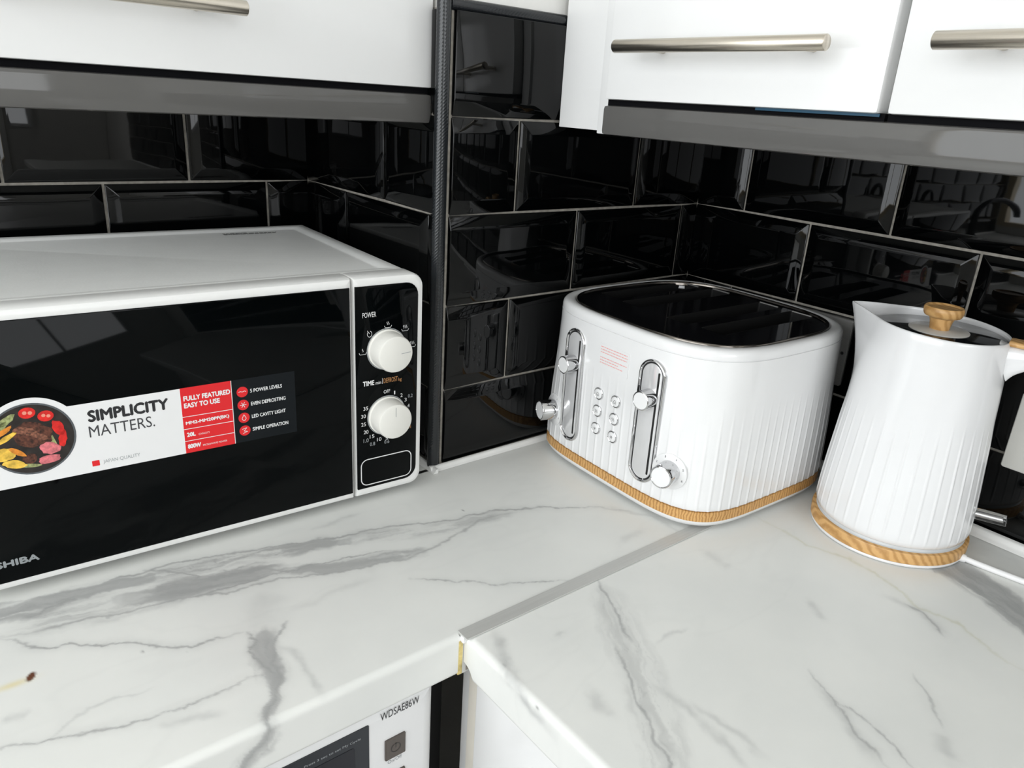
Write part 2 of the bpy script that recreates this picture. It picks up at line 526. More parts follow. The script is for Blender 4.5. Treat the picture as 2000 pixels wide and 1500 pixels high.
def bead(name, p0, p1, n, k=1.0):
    """white sealing strip along the foot of a wall; n = direction away from the wall"""
    prof = [(0.0, 0.010), (0.0035, 0.0098), (0.0062, 0.0082), (0.0068, 0.0048), (0.0095, 0.0030), (0.0120, 0.0006), (0.0, 0.0004)]
    v, f = [], []
    for p in (p0, p1):
        for d, z in prof: v.append((p[0] + n[0] * d * k, p[1] + n[1] * d * k, z * k))
    m = len(prof)
    for k in range(m): f.append((k, (k + 1) % m, m + (k + 1) % m, m + k))
    f += [tuple(range(m - 1, -1, -1)), tuple(range(m, 2 * m))]
    return structure(link(name, fix(raw(v, f, name)), M_SEAL, None, 50))


bead('trim_3', (-0.012, -0.0056, 0), (L1 - 0.0056, -0.0056, 0), (0, -1), 0.6)
bead('trim_4', (-0.0056, -0.0166, 0), (-0.0056, D1 - 0.006, 0), (-1, 0), 0.6)
bead('trim_5', (XL, D1 - 0.0056, 0), (-0.006, D1 - 0.0056, 0), (0, -1))
bead('trim_6', (L1 - 0.0056, -0.006, 0), (L1 - 0.0056, -2.4, 0), (-1, 0))


# ------------------------------------------------------------------ worktops with marble veins
VEINS = [
     ('F', 0.55, 7, [(-0.3334, -0.0771), (-0.3045, -0.0853), (-0.2821, -0.0879), (-0.2585, -0.0958)]) ,
     ('F', 0.5, 4.5, [(-0.4775, -0.0281), (-0.4566, -0.0333), (-0.4345, -0.0349), (-0.4189, -0.0333), (-0.388, -0.039), (-0.3437, -0.0499)]) ,
     ('F', 0.4, 3.5, [(-0.2213, -0.0728), (-0.1928, -0.0816), (-0.1638, -0.0914)]) ,
     ('F', 0.3, 5, [(-0.3695, -0.069), (-0.3346, -0.0817), (-0.3069, -0.0929)]) ,
     ('F', 0.42, 5, [(-0.2877, -0.1862), (-0.2946, -0.2082), (-0.2961, -0.2255)]) ,
     ('F', 0.4, 2.5, [(-0.2971, -0.2343), (-0.306, -0.2542), (-0.316, -0.2657)]) ,
     ('F', 0.35, 3, [(-0.3206, -0.2811), (-0.3308, -0.2949), (-0.3423, -0.3066)]) ,
     ('F', 0.5, 11, [(0.3332, -0.4725), (0.3327, -0.4981), (0.3213, -0.531), (0.3047, -0.5591), (0.2885, -0.5853)]) ,
     ('F', 0.3, 3, [(-0.222, -0.1109), (-0.1819, -0.1272), (-0.134, -0.1429)]) ,
     ('L', 0.55, 2, [(-0.4766, -0.0174), (-0.4553, -0.0218), (-0.4145, -0.0302), (-0.3493, -0.0367), (-0.3089, -0.0386), (-0.2553, -0.0538), (-0.2184, -0.066), (-0.1798, -0.0777), (-0.1164, -0.0917), (-0.0531, -0.1139), (-0.0043, -0.1232), (0.049, -0.1491), (0.0957, -0.1761), (0.1312, -0.2069)]) ,
     ('B', 0.8, 8, [(-0.4773, -0.0258), (-0.4568, -0.0356), (-0.4354, -0.0418), (-0.4116, -0.0365), (-0.3804, -0.0422)]) ,
     ('B', 0.6, 7, [(-0.3807, -0.0438), (-0.3389, -0.0484), (-0.3043, -0.0547), (-0.2581, -0.0615), (-0.2179, -0.0772), (-0.1827, -0.0837)]) ,
     ('B', 0.9, 11, [(-0.3334, -0.0771), (-0.3045, -0.0853), (-0.273, -0.0891), (-0.2523, -0.0989)]) ,
     ('B', 0.6, 6, [(-0.2346, -0.1046), (-0.2019, -0.1242), (-0.1538, -0.1373), (-0.1137, -0.1486)]) ,
     ('B', 0.35, 12, [(-0.4379, -0.0603), (-0.3869, -0.0744), (-0.335, -0.0832)]) ,
     ('B', 0.35, 8, [(-0.1525, -0.0919), (-0.0946, -0.1178), (-0.0479, -0.126), (0.0014, -0.1346)]) ,
     ('L', 0.4, 2.2, [(-0.4736, -0.0643), (-0.4603, -0.0682), (-0.4327, -0.0755), (-0.4037, -0.081), (-0.3702, -0.0898), (-0.3334, -0.0931), (-0.2982, -0.1078), (-0.2404, -0.1184), (-0.1776, -0.1402), (-0.1278, -0.1522), (-0.0942, -0.1469), (-0.0584, -0.1411), (-0.0183, -0.1324), (0.0187, -0.1404)]) ,
     ('L', 0.7, 1.8, [(-0.442, -0.0496), (-0.4311, -0.0513), (-0.4244, -0.0442), (-0.4137, -0.0446)]) ,
     ('L', 0.6, 1.6, [(-0.3178, -0.0992), (-0.3097, -0.1019), (-0.2919, -0.1029), (-0.2689, -0.1042), (-0.2359, -0.1077)]) ,
     ('L', 0.5, 1.5, [(-0.2861, -0.0716), (-0.2584, -0.0889), (-0.2372, -0.1108), (-0.2064, -0.1111), (-0.1676, -0.1208), (-0.1336, -0.1322)]) ,
     ('L', 0.5, 1.5, [(-0.3438, -0.0326), (-0.3222, -0.0527), (-0.3047, -0.071), (-0.3154, -0.0763)]) ,
     ('L', 0.55, 1.8, [(-0.4605, -0.0703), (-0.4484, -0.0859), (-0.423, -0.1068), (-0.3967, -0.1226), (-0.3767, -0.1347), (-0.3578, -0.152), (-0.3375, -0.1644), (-0.3213, -0.1649), (-0.3021, -0.1703)]) ,
     ('L', 0.7, 1.9, [(-0.298, -0.1731), (-0.2943, -0.1863), (-0.3028, -0.1954), (-0.3022, -0.2073), (-0.2978, -0.2257), (-0.2955, -0.2354)]) ,
     ('L', 0.7, 2.2, [(-0.2645, -0.1783), (-0.2748, -0.1857), (-0.2839, -0.1964), (-0.2866, -0.2094), (-0.2932, -0.2163), (-0.2952, -0.2357), (-0.3036, -0.2514), (-0.3119, -0.2612), (-0.3198, -0.2677), (-0.3193, -0.2797), (-0.3271, -0.2911), (-0.3379, -0.2995), (-0.3452, -0.3096), (-0.3522, -0.3193)]) ,
     ('B', 0.6, 7, [(-0.2877, -0.1839), (-0.295, -0.2101), (-0.2976, -0.2313)]) ,
     ('B', 0.6, 3.5, [(-0.2969, -0.2318), (-0.3066, -0.2557), (-0.3186, -0.2686)]) ,
     ('B', 0.5, 6, [(-0.3207, -0.2816), (-0.3305, -0.2941), (-0.3437, -0.3056)]) ,
     ('S', 0.14, 14, [(-0.2858, -0.179), (-0.2807, -0.1541), (-0.2594, -0.1292)]) ,
     ('L', 0.42, 1.8, [(-0.3037, -0.2251), (-0.322, -0.2258), (-0.3489, -0.2263), (-0.37, -0.2239), (-0.3964, -0.219), (-0.4211, -0.2113), (-0.4449, -0.203), (-0.4565, -0.1991), (-0.4737, -0.1944), (-0.4903, -0.188)]) ,
     ('L', 0.16, 2, [(-0.4449, -0.203), (-0.4344, -0.1964), (-0.4167, -0.1884), (-0.3906, -0.1943), (-0.3758, -0.1919)]) ,
     ('S', 0.2, 4, [(-0.3857, -0.2305), (-0.3669, -0.2378), (-0.3444, -0.2465)]) ,
     ('S', 0.18, 4, [(-0.4675, -0.1648), (-0.4526, -0.1705)]) ,
     ('S', 0.22, 3, [(-0.282, -0.2022), (-0.2749, -0.2115), (-0.2735, -0.2284), (-0.2764, -0.254), (-0.2773, -0.2741)]) ,
     ('L', 0.38, 1.6, [(-0.1453, -0.1814), (-0.1193, -0.2035), (-0.0851, -0.231), (-0.0333, -0.2606), (-0.0143, -0.2692)]) ,
     ('S', 0.12, 4, [(-0.2595, -0.1642), (-0.23, -0.1623), (-0.1774, -0.1602)]) ,
     ('S', 0.22, 3, [(0.116, -0.189), (0.1444, -0.234), (0.1436, -0.2717)]) ,
     ('S', 0.2, 3, [(-0.1841, -0.0504), (-0.1558, -0.0518), (-0.1298, -0.0483)]) ,
     ('L', 0.5, 2.2, [(0.0023, -0.2841), (-0.0046, -0.3084), (-0.0147, -0.3288), (-0.0339, -0.3634)]) ,
     ('L', 0.42, 2, [(-0.0491, -0.361), (-0.0632, -0.387), (-0.0791, -0.4102), (-0.0876, -0.4297), (-0.1009, -0.4555), (-0.1081, -0.4722), (-0.116, -0.487)]) ,
     ('B', 0.3, 12, [(-0.0074, -0.3112), (-0.0409, -0.3688), (-0.059, -0.4039), (-0.0894, -0.4405), (-0.1087, -0.4717)]) ,
     ('S', 0.22, 4, [(-0.0606, -0.4097), (-0.0539, -0.4406), (-0.059, -0.4736), (-0.0636, -0.5036)]) ,
     ('L', 0.36, 1.8, [(0.064, -0.4745), (0.051, -0.5004), (0.0311, -0.5367), (0.0208, -0.5633)]) ,
     ('L', 0.36, 1.8, [(0.0486, -0.504), (0.05, -0.5349), (0.0442, -0.5575), (0.0349, -0.5732)]) ,
     ('S', 0.2, 5, [(0.0547, -0.4893), (0.0342, -0.5269), (0.0162, -0.56)]) ,
     ('L', 0.34, 2, [(0.1373, -0.5321), (0.1141, -0.5508), (0.0945, -0.5691)]) ,
     ('S', 0.25, 6, [(0.0891, -0.5714), (0.0648, -0.5889)]) ,
     ('Y', 0.3, 3, [(0.2464, -0.2993), (0.2428, -0.3603), (0.2579, -0.4052), (0.2495, -0.4533), (0.2333, -0.491), (0.2425, -0.5199), (0.2277, -0.552), (0.2182, -0.5879)]) ,
     ('L', 0.4, 2.5, [(0.2286, -0.4785), (0.2294, -0.4975), (0.2119, -0.519)]) ,
     ('S', 0.2, 5, [(0.2236, -0.4609), (0.2292, -0.4928), (0.2142, -0.518)]) ,
     ('B', 0.95, 14, [(0.3325, -0.4597), (0.3333, -0.4878), (0.3218, -0.5215), (0.3066, -0.5541), (0.2928, -0.584)]) ,
     ('L', 0.5, 1.6, [(0.3444, -0.5058), (0.341, -0.5192), (0.3309, -0.5276), (0.3203, -0.5495)]) ,
     ('S', 0.35, 5, [(-0.1239, -0.2864), (-0.1305, -0.3024), (-0.1428, -0.3252), (-0.1454, -0.3361), (-0.1518, -0.3533), (-0.1587, -0.392)]) ,
     ('L', 0.3, 1.5, [(-0.1444, -0.3226), (-0.1428, -0.3287)]) ,
     ('S', 0.22, 5, [(-0.1034, -0.3835), (-0.1088, -0.4087), (-0.1094, -0.4175)]) ,
     ('S', 0.2, 4, [(0.1524, -0.42), (0.137, -0.446)]) ,
     ('S', 0.2, 4, [(-0.0794, -0.3165), (-0.0811, -0.3218)]) ,
     ('S', 0.16, 6, [(0.1341, -0.3071), (0.1343, -0.3458)]) ,
     ('S', 0.15, 5, [(0.071, -0.2487), (0.1137, -0.2462)]) ,
     ('S', 0.2, 2, [(-0.02, -0.3792), (0.0213, -0.3789)]) ,
     ('S', 0.25, 3, [(-0.0463, -0.4394), (-0.0445, -0.4719), (-0.0436, -0.5069)]) ,
]



class Noise:
    def __init__(s, seed):
        s.t = np.random.default_rng(seed).random((256, 256))
    def one(s, x, y):
        xi = np.floor(x).astype(int); yi = np.floor(y).astype(int); fx = x - xi; fy = y - yi
        fx = fx * fx * (3 - 2 * fx); fy = fy * fy * (3 - 2 * fy)
        t = s.t; a = t[xi % 256, yi % 256]; b = t[(xi + 1) % 256, yi % 256]; c = t[xi % 256, (yi + 1) % 256]; d = t[(xi + 1) % 256, (yi + 1) % 256]
        return (a * (1 - fx) + b * fx) * (1 - fy) + (c * (1 - fx) + d * fx) * fy
    def fbm(s, x, y, o=4):
        r = 0; w = 0.5; n = 0
        for k in range(o):
            r = r + w * s.one(x * 2 ** k + 17.3 * k, y * 2 ** k + 9.1 * k); n += w; w *= 0.5
        return r / n


N1, N2, N3, N4 = Noise(1), Noise(2), Noise(3), Noise(4)


def marble_colour(x, y):
    """linear colour of the printed marble at points x, y (metres on the unrolled sheet)"""
    wx = x + (N1.fbm(x * 60, y * 60, 4) - 0.5) * 0.010; wy = y + (N2.fbm(x * 60, y * 60, 4) - 0.5) * 0.010
    wx += (N3.fbm(x * 300, y * 300, 2) - 0.5) * 0.0022; wy += (N4.fbm(x * 300, y * 300, 2) - 0.5) * 0.0022
    grey = np.zeros_like(x); warm = np.zeros_like(x)
    mod = N3.fbm(x * 90 + 5, y * 90, 3)
    for kind, s, w, pts in VEINS:
        p = np.array(pts); lo = p.min(0) - 0.05; hi = p.max(0) + 0.05
        m = np.nonzero((x > lo[0]) & (x < hi[0]) & (y > lo[1]) & (y < hi[1]))[0]
        if len(m) == 0: continue
        px, py = wx[m], wy[m]; best = np.full(len(m), 9.0); along = np.zeros(len(m)); acc = 0.0; tdir = p[-1] - p[0]
        for a, b in zip(p[:-1], p[1:]):
            ab = b - a; l2 = max(ab @ ab, 1e-9); t = np.clip(((px - a[0]) * ab[0] + (py - a[1]) * ab[1]) / l2, 0, 1)
            d = np.hypot(px - a[0] - t * ab[0], py - a[1] - t * ab[1])
            better = d < best; best = np.where(better, d, best); along = np.where(better, acc + t * math.sqrt(l2), along); acc += math.sqrt(l2)
        taper = np.clip(np.minimum(along, acc - along) / (0.22 * acc) + 0.25, 0, 1)
        w = w / 1000.0 * (1.9 if kind == 'B' else 1.3)
        if kind in 'LY':
            line = np.exp(-(best / (w * 0.45)) ** 2) * s * (0.55 + 1.2 * mod[m]) + np.exp(-(best / (w * 2.6)) ** 2) * s * 0.22
            val = line * taper
        elif kind == 'F':
            val = np.clip((w * 1.5 - best) / (w * 0.5), 0, 1) * s * (0.75 + 0.5 * mod[m]) * np.clip(taper + 0.5, 0, 1)
        elif kind == 'S':
            val = np.exp(-(best / (w * 0.8)) ** 2) * s * taper * (0.5 + mod[m])
        else:
            tdir = tdir / np.linalg.norm(tdir)
            u = px * tdir[0] + py * tdir[1]; q = -px * tdir[1] + py * tdir[0]
            streak = N4.fbm(u * 28, q * 190, 4)
            edge = np.clip((w - best) / (w * 0.55), 0, 1)
            body = np.clip((streak - 0.26) * 2.6, 0.22, 1.0)
            thread = np.exp(-((N1.fbm(u * 22 + 3, q * 150, 3) - 0.5) / 0.02) ** 2) * 0.35
            val = edge * (body * 0.95 + thread) * s * np.clip(taper + 0.4, 0, 1)
        if kind == 'Y': warm[m] = np.maximum(warm[m], val)
        else: grey[m] = 1 - (1 - grey[m]) * (1 - np.clip(val, 0, 1))
    # faint veins everywhere else on the sheet
    f = N2.fbm(x * 4 + 2, y * 9 + 7, 5)
    grey = 1 - (1 - grey) * (1 - 0.025 * np.exp(-((f - 0.5) / 0.012) ** 2))
    grey = 1 - (1 - grey) * (1 - 0.05 * np.clip((N1.fbm(x * 7, y * 7, 4) - 0.5) * 4, 0, 1))
    grey = np.where(grey > 0.55, 0.55 + (grey - 0.55) * 0.35, grey)
    base = np.array([0.800, 0.805, 0.775]); vein = np.array([0.205, 0.208, 0.214])
    c = base[None] * (1 - grey[:, None]) + vein[None] * grey[:, None]
    c = c * (1 - warm[:, None] * np.array([0.30, 0.32, 0.50])[None])
    # a rusty chip in the laminate with a yellow stain beside it, and two tiny dark nicks
    dx, dy = x + 0.4473, y + 0.1308
    u = dx * 0.93 + dy * 0.36; q = -dx * 0.36 + dy * 0.93
    u, q = dx * 0.45 + dy * 0.89, -dx * 0.89 + dy * 0.45
    stain = np.exp(-(((dx + 0.012) / 0.012) ** 2 + ((dy + 0.002) / 0.0035) ** 2)) * 0.75
    c = c * (1 - stain[:, None] * np.array([0.05, 0.18, 0.55])[None])
    chip = np.clip(1.6 - ((u / 0.0048) ** 2 + (q / 0.0026) ** 2 + 0.5 * (mod - 0.5)), 0, 1)
    c = c * (1 - chip[:, None]) + chip[:, None] * np.array([0.13, 0.045, 0.02])[None]
    for nx, ny, r in ((-0.373, -0.1482, 0.0011), (-0.1492, -0.3731, 0.0012), (-0.345, -0.168, 0.0006), (-0.03, -0.105, 0.0012)):
        k = np.exp(-(((x - nx) / (r * 0.6)) ** 2 + ((y - ny) / (r * 1.6)) ** 2)) * 0.9
        c = c * (1 - k[:, None]) + k[:, None] * 0.05
    return c


def grid_sheet(name, cols, prof, place, sheet, material, parent=None, extra=None):
    """cols: positions along the worktop; prof: list of (depth coordinate, z, sheet coordinate) across it"""
    nc, npf = len(cols), len(prof)
    ca = np.repeat(np.array(cols), npf); pr = np.tile(np.array(prof), (nc, 1))
    co = place(ca, pr[:, 0], pr[:, 1]); sx, sy = sheet(ca, pr[:, 2])
    i = np.arange(nc - 1)[:, None] * npf + np.arange(npf - 1)[None]
    q = np.stack([i, i + npf, i + npf + 1, i + 1], -1).reshape(-1, 4)
    ex_v, ex_f = extra or ([], [])
    if ex_v:
        b = len(co); co = np.vstack([co, np.array(ex_v)]); q = np.vstack([q, np.array(ex_f) + b])
        sx = np.concatenate([sx, np.array(ex_v)[:, 0]]); sy = np.concatenate([sy, np.array(ex_v)[:, 1]])
    me = bpy.data.meshes.new(name)
    me.vertices.add(len(co)); me.vertices.foreach_set('co', co.astype(np.float32).ravel())
    me.loops.add(q.size); me.loops.foreach_set('vertex_index', q.ravel().astype(np.int32))
    me.polygons.add(len(q)); me.polygons.foreach_set('loop_start', np.arange(0, q.size, 4, dtype=np.int32))
    me.update(calc_edges=True)
    c = np.ones((len(co), 4), np.float32); c[:, :3] = marble_colour(sx, sy)
    a = me.color_attributes.new('marble', 'FLOAT_COLOR', 'POINT'); a.data.foreach_set('color', c.ravel())
    return link(name, me, material, parent, 40)


def steps(a, b, s):
    n = max(1, int(round((b - a) / s)))
    return list(np.linspace(a, b, n + 1))


STEP = 0.0014
YF = -0.2765; XE = -0.1515; TK = 0.0406


def edge_profile(front, inner_positions, sign=-1, r=0.006, r2=0.004):
    """(depth, z, sheet): flat top up to the rounded front, down the face and back under"""
    p = [(d, 0.0, d) for d in inner_positions]
    s = inner_positions[-1]
    for k in range(1, 7):
        a = k / 6 * math.pi / 2
        s += sign * r * math.pi / 12
        p.append((front - sign * (r - r * math.sin(a)), -(r - r * math.cos(a)), s))
    z = -r
    for zz in steps(r, TK - r2, 0.0018)[1:]:
        s += sign * (zz + z); z = -zz; p.append((front, z, s))
    for k in range(1, 5):
        a = k / 4 * math.pi / 2
        s += sign * r2 * math.pi / 8
        p.append((front - sign * (r2 - r2 * math.cos(a)), -(TK - r2) - r2 * math.sin(a), s))
    p.append((front - sign * 0.25, -TK, s))
    return p


cols = [XL + 0.002, -1.6, -1.0, -0.75] + steps(-0.62, XE, STEP)
prof = edge_profile(YF, [0.0] + steps(-0.010, YF + 0.006, -STEP)[0:] if False else [0.0] + list(np.arange(-0.004, YF + 0.006, -STEP)) + [YF + 0.006])
ex_v = [(XL + 0.002, 0.0, 0.0), (-0.0057, 0.0, 0.0), (-0.0057, D1 - 0.006, 0.0), (XL + 0.002, D1 - 0.006, 0.0),
        (XL + 0.002, D1 - 0.006, -TK), (-0.0057, D1 - 0.006, -TK), (-0.0057, -0.03, -TK), (XL + 0.002, -0.03, -TK)]
ex_f = [(0, 1, 2, 3), (4, 5, 6, 7)]
worktop_a = thing('worktop', (0, 0, 0), 0, 'white marble-effect worktop under the microwave with broad grey vein', 'worktop')
grid_sheet('marble_slab', cols, prof, lambda a, d, z: np.stack([a, d, z], 1), lambda a, s: (a, s), M_MARBLE, worktop_a, (ex_v, ex_f))
cols2 = steps(XE, L1 - 0.0055, STEP * 1.2)
prof2 = [(d, 0.0, d) for d in [-0.0055] + list(np.arange(-0.007, YF, -STEP * 1.2)) + [YF]] + [(YF, -TK, YF - TK), (-0.01, -TK, YF - TK)]
grid_sheet('marble_slab', cols2, prof2, lambda a, d, z: np.stack([a, d, z], 1), lambda a, s: (a, s), M_MARBLE, worktop_a)
link('glued_end', boxmesh(XE - 0.0022, XE + 0.0020, YF - 0.0003, YF + 0.02, -TK + 0.0005, -0.0045), M_GLUE, worktop_a, 0)

worktop_b = thing('worktop', (0, 0, 0), 0, 'white marble-effect worktop under the kettle running to the front corner', 'worktop')
YB = YF - 0.0006; XF = -0.1485
cols3 = [YB - q for q in list(np.arange(0, 0.40, STEP))] + [-0.72, -0.9, -1.4, -2.4]
prof3 = edge_profile(XF, [L1 - 0.0055] + list(np.arange(L1 - 0.007, XF + 0.006, -STEP)) + [XF + 0.006])


def place_b(a, d, z):
    # the routed lower corner where this worktop meets the other one
    cut = np.clip(1 - (YB - a) / 0.014, 0, 1)
    lim = -TK + 0.013 * np.sqrt(np.clip(1 - (1 - cut) ** 2, 0, 1))
    zz = np.where((d < XF + 0.02) & (z < lim), lim, z)
    return np.stack([d, a, zz], 1)


grid_sheet('marble_slab', cols3, prof3, place_b, lambda a, s: (s, a), M_MARBLE, worktop_b)
link('cut_end', boxmesh(XF + 0.003, XF + 0.2, YB + 0.0002, YB + 0.0005, -TK + 0.002, -0.003), mat('raw_board_edge', (0.42, 0.38, 0.33), rough=0.8, var=0.2), worktop_b, 0)
strip = link('worktop_joint_strip', boxmesh(XE + 0.0005, L1 - 0.018, -0.2841, -0.2694, 0.0002, 0.0014, 0.0005, 1), M_ALU, None, 35)
tag(strip, 'flat grey aluminium joint strip between the two worktops', 'joint strip')
link('end_lip', boxmesh(XE - 0.0002, XE + 0.0040, -0.2800, -0.2745, -0.006, 0.0003, 0.0008, 1), M_PWHITE, strip, 35)


# ------------------------------------------------------------------ cabinets
def bar_handle(parent, axis, a0, a1, pos, z, out, post_in):
    """straight round bar on two posts; axis 'x' or 'y'; out = coordinate of the bar axis, post_in = door face"""
    r = 0.0060
    P = (lambda a, o, zz: (a, o, zz)) if axis == 'x' else (lambda a, o, zz: (o, a, zz))
    lo, hi = min(a0, a1), max(a0, a1)
    m = tubemesh([P(lo, out, z), P(lo + 0.0006, out, z), P(hi - 0.0006, out, z), P(hi, out, z)], [r - 0.0006, r, r, r - 0.0006], 24)
    h = link('handle', m, M_NICKEL, parent, 50)
    for a in (lo + 0.031, hi - 0.031):
        link('post', tubemesh([P(a, out, z), P(a, post_in, z)], 0.0040, 12), M_NICKEL, h, 50)
    return h


def upper_left(x0, x1, label, handle_x):
    t = thing('wall_cabinet', ((x0 + x1) / 2, 0.18, 0.402), 0, label, 'cabinet', 'wall cabinets')
    ox, oy, oz = (x0 + x1) / 2, 0.18, 0.402
    B = lambda n, a, b, c, d, e, f, m, bev=0.0, par=t: box(n, a - ox, b - ox, c - oy, d - oy, e - oz, f - oz, m, par, bev)
    B('carcass', x0, x1, 0.0395, D1 - 0.007, 0.4375, 1.15, M_CARC, 0.001)
    dr = B('door', x0 + 0.0015, x1 - 0.0015, 0.0200, 0.0385, 0.4372, 1.15, M_DOOR, 0.0025)
    B('shadow_gap', x0 + 0.001, x1 - 0.001, 0.0275, 0.0400, 0.4310, 0.4376, M_DARKGAP)
    h0, h1 = handle_x
    hb = bar_handle(dr, 'x', h0, h1, None, 0.4885 - oz, -0.014 - oy, 0.0201 - oy)
    hb.location = (-ox, 0, 0)
    return t


upper_left(-0.604, -0.0010, 'white gloss wall cabinet above the microwave with a horizontal bar handle', (-0.427, -0.2075))
#upper_left(-1.206, -0.6065, 'white gloss wall cabinet beyond the one over the microwave, out towards the window', (-1.015, -0.796))


def upper_right(y0, y1, label, handle_y, blue=False, side=False):
    """y0 > y1 (towards the viewer is -y)"""
    ox, oy, oz = 0.29, (y0 + y1) / 2, 0.402
    t = thing('wall_cabinet', (ox, oy, oz), 0, label, 'cabinet', 'wall cabinets')
    B = lambda n, a, b, c, d, e, f, m, bev=0.0, par=t: box(n, a - ox, b - ox, c - oy, d - oy, e - oz, f - oz, m, par, bev)
    B('carcass', 0.1545, L1 - 0.007, y1, y0, 0.4375, 1.15, M_CARC, 0.001)
    if side:
        B('side_panel', 0.1520, 0.30, y0 + 0.0005, y0 + 0.0215, 0.4020, 1.15, M_DOOR, 0.0012)
    dr = B('door', 0.1350, 0.1535, y1 + 0.0040, y0 - 0.0030, 0.4372, 1.15, M_DOOR, 0.0030)
    B('shadow_gap', 0.1430, 0.1545, y1 + 0.001, y0 - 0.001, 0.4316, 0.4376, M_DARKGAP)
    if blue:
        B('film_edge', 0.1400, 0.1410, y0 - 0.297, y0 - 0.185, 0.4350, 0.4372, M_BLUE)
    hb = bar_handle(dr, 'y', handle_y[0], handle_y[1], None, 0.4845 - oz, 0.1000 - ox, 0.1351 - ox)
    hb.location = (0, -oy, 0)
    return t


upper_right(-0.0955, -0.3965, 'white gloss wall cabinet in the corner above the toaster, whole bar handle in view', (-0.141, -0.361), True, True)
upper_right(-0.3970, -0.6960, 'white gloss wall cabinet above the kettle, bar handle cut by the picture edge', (-0.439, -0.659))
tag(box('cabinet_pelmet', -0.604, -0.0010, 0.0215, 0.0400, 0.4018, 0.4312, M_GREY, None, 0.0042), 'dark grey gloss pelmet strip under the wall cabinet above the microwave', 'pelmet')
tag(box('cabinet_pelmet', 0.1365, 0.1550, -0.6965, -0.0958, 0.4020, 0.4318, M_GREY, None, 0.0042), 'grey gloss pelmet strip under the two wall cabinets over toaster and kettle', 'pelmet')
fl = link('filler_panel', boxmesh(0.1570, 0.1750, -0.0750, -0.0058, 0.4050, 1.15, 0.001), M_DOOR, None, 35)
tag(fl, 'narrow white filler panel between tiled pillar and corner wall cabinet', 'filler panel')

# base cabinet under the kettle worktop
t = thing('base_cabinet', (0.1, -0.70, -ZW), 0, 'white base cabinet under the kettle worktop with cream edge strip', 'cabinet')
ox, oy, oz = 0.1, -0.70, -ZW
B = lambda n, a, b, c, d, e, f, m, bev=0.0: box(n, a - ox, b - ox, c - oy, d - oy, e - oz, f - oz, m, t, bev)
B('carcass', -0.118, 0.43, -1.19, -0.266, -0.76, -TK - 0.001, M_CARC)
B('end_panel', -0.1235, 0.43, -0.2655, -0.2440, -ZW, -TK - 0.001, M_DOOR, 0.0012)
B('edge_strip', -0.1335, -0.1195, -0.2825, -0.2662, -0.76, -TK - 0.003, mat('cream_edging', (0.74, 0.70, 0.62), rough=0.35), 0.002)
B('door', -0.1380, -0.1185, -0.7285, -0.2835, -0.755, -TK - 0.004, M_DOOR, 0.0025)
B('door', -0.1380, -0.1185, -1.1840, -0.7315, -0.755, -TK - 0.004, M_DOOR, 0.0025)
B('gap_shade_board', -0.1625, -0.1240, -0.2100, -0.2060, -0.90, -TK - 0.002, M_RUBBER)  # black board added so the gap beside the washing machine reads fully dark
B('plinth', -0.085, -0.07, -1.19, -0.27, -ZW, -0.765, M_DOOR)

# ------------------------------------------------------------------ washing machine under the worktop
WMX, WMY = -0.1655, -0.262           # right-hand front corner
t = thing('washing_machine', (WMX - 0.30, WMY + 0.27, -ZW), 0, 'white washing machine under the microwave worktop, dark display and brown power button', 'washing machine')
ox, oy, oz = WMX - 0.30, WMY + 0.27, -ZW
P = lambda x, y, z: (x - ox, y - oy, z - oz)
prof = [(-0.001, WMY + 0.55), (0, WMY + 0.545), (0, WMY + 0.03)]
lofted('body', rrect(WMX - 0.595, WMX, -ZW + 0.015, -0.050, 0.006), [(-0.001, WMY + 0.55), (0, WMY + 0.545), (0, WMY + 0.022)], lambda a, b, h: P(a, h, b), M_WASH, t, True, True)
lofted('control_panel', rrect(WMX - 0.595, WMX, -0.175, -0.050, 0.004), [(0, WMY + 0.0215), (0, WMY + 0.012), (-0.0008, WMY + 0.0075), (-0.0030, WMY + 0.0040), (-0.0070, WMY + 0.0012), (-0.013, WMY)], lambda a, b, h: P(a, h, b), M_WASH, t, True, True, 60)
lofted('front_panel', rrect(WMX - 0.595, WMX, -ZW + 0.02, -0.178, 0.006), [(0, WMY + 0.0215), (0, WMY + 0.008), (-0.004, WMY + 0.003)], lambda a, b, h: P(a, h, b), M_WASH, t, True, True)
drum = lofted('porthole', circ(WMX - 0.2975, -0.50, 0.165, 48), [(0.02, WMY + 0.003), (0.02, WMY - 0.012), (0.0, WMY - 0.016), (-0.02, WMY - 0.006)], lambda a, b, h: P(a, h, b), M_CHROME, t)
lofted('porthole_glass', circ(WMX - 0.2975, -0.50, 0.144, 40), [(0, WMY - 0.006), (-0.03, WMY - 0.02)], lambda a, b, h: P(a, h, b), M_DISP2, drum)
FW = lambda a, b, h: P(a, WMY - h, b)
disp = lofted('display', rrect(-0.425, -0.2325, -0.150, -0.0625, (0.002, 0.002, 0.0015, 0.002)), [(0, 0.0), (0, 0.0006), (-0.0004, 0.0009)], FW, M_DISP, t, True)
lofted('screen', rrect(-0.400, -0.246, -0.145, -0.0785, 0.003), [(0, 0.0009), (0, 0.0012)], FW, M_DISP2, disp)
lettering('lettering', [('Press 3 sec to set My Cycle', -0.290, -0.2405, -0.0738, -0.0708)], FW, M_PGREY, disp, 0.00115)
lettering('model_lettering', [('WDSAE86W', -0.2215, -0.1835, -0.0655, -0.0575)], FW, M_PBLACK, t, 0.0003)
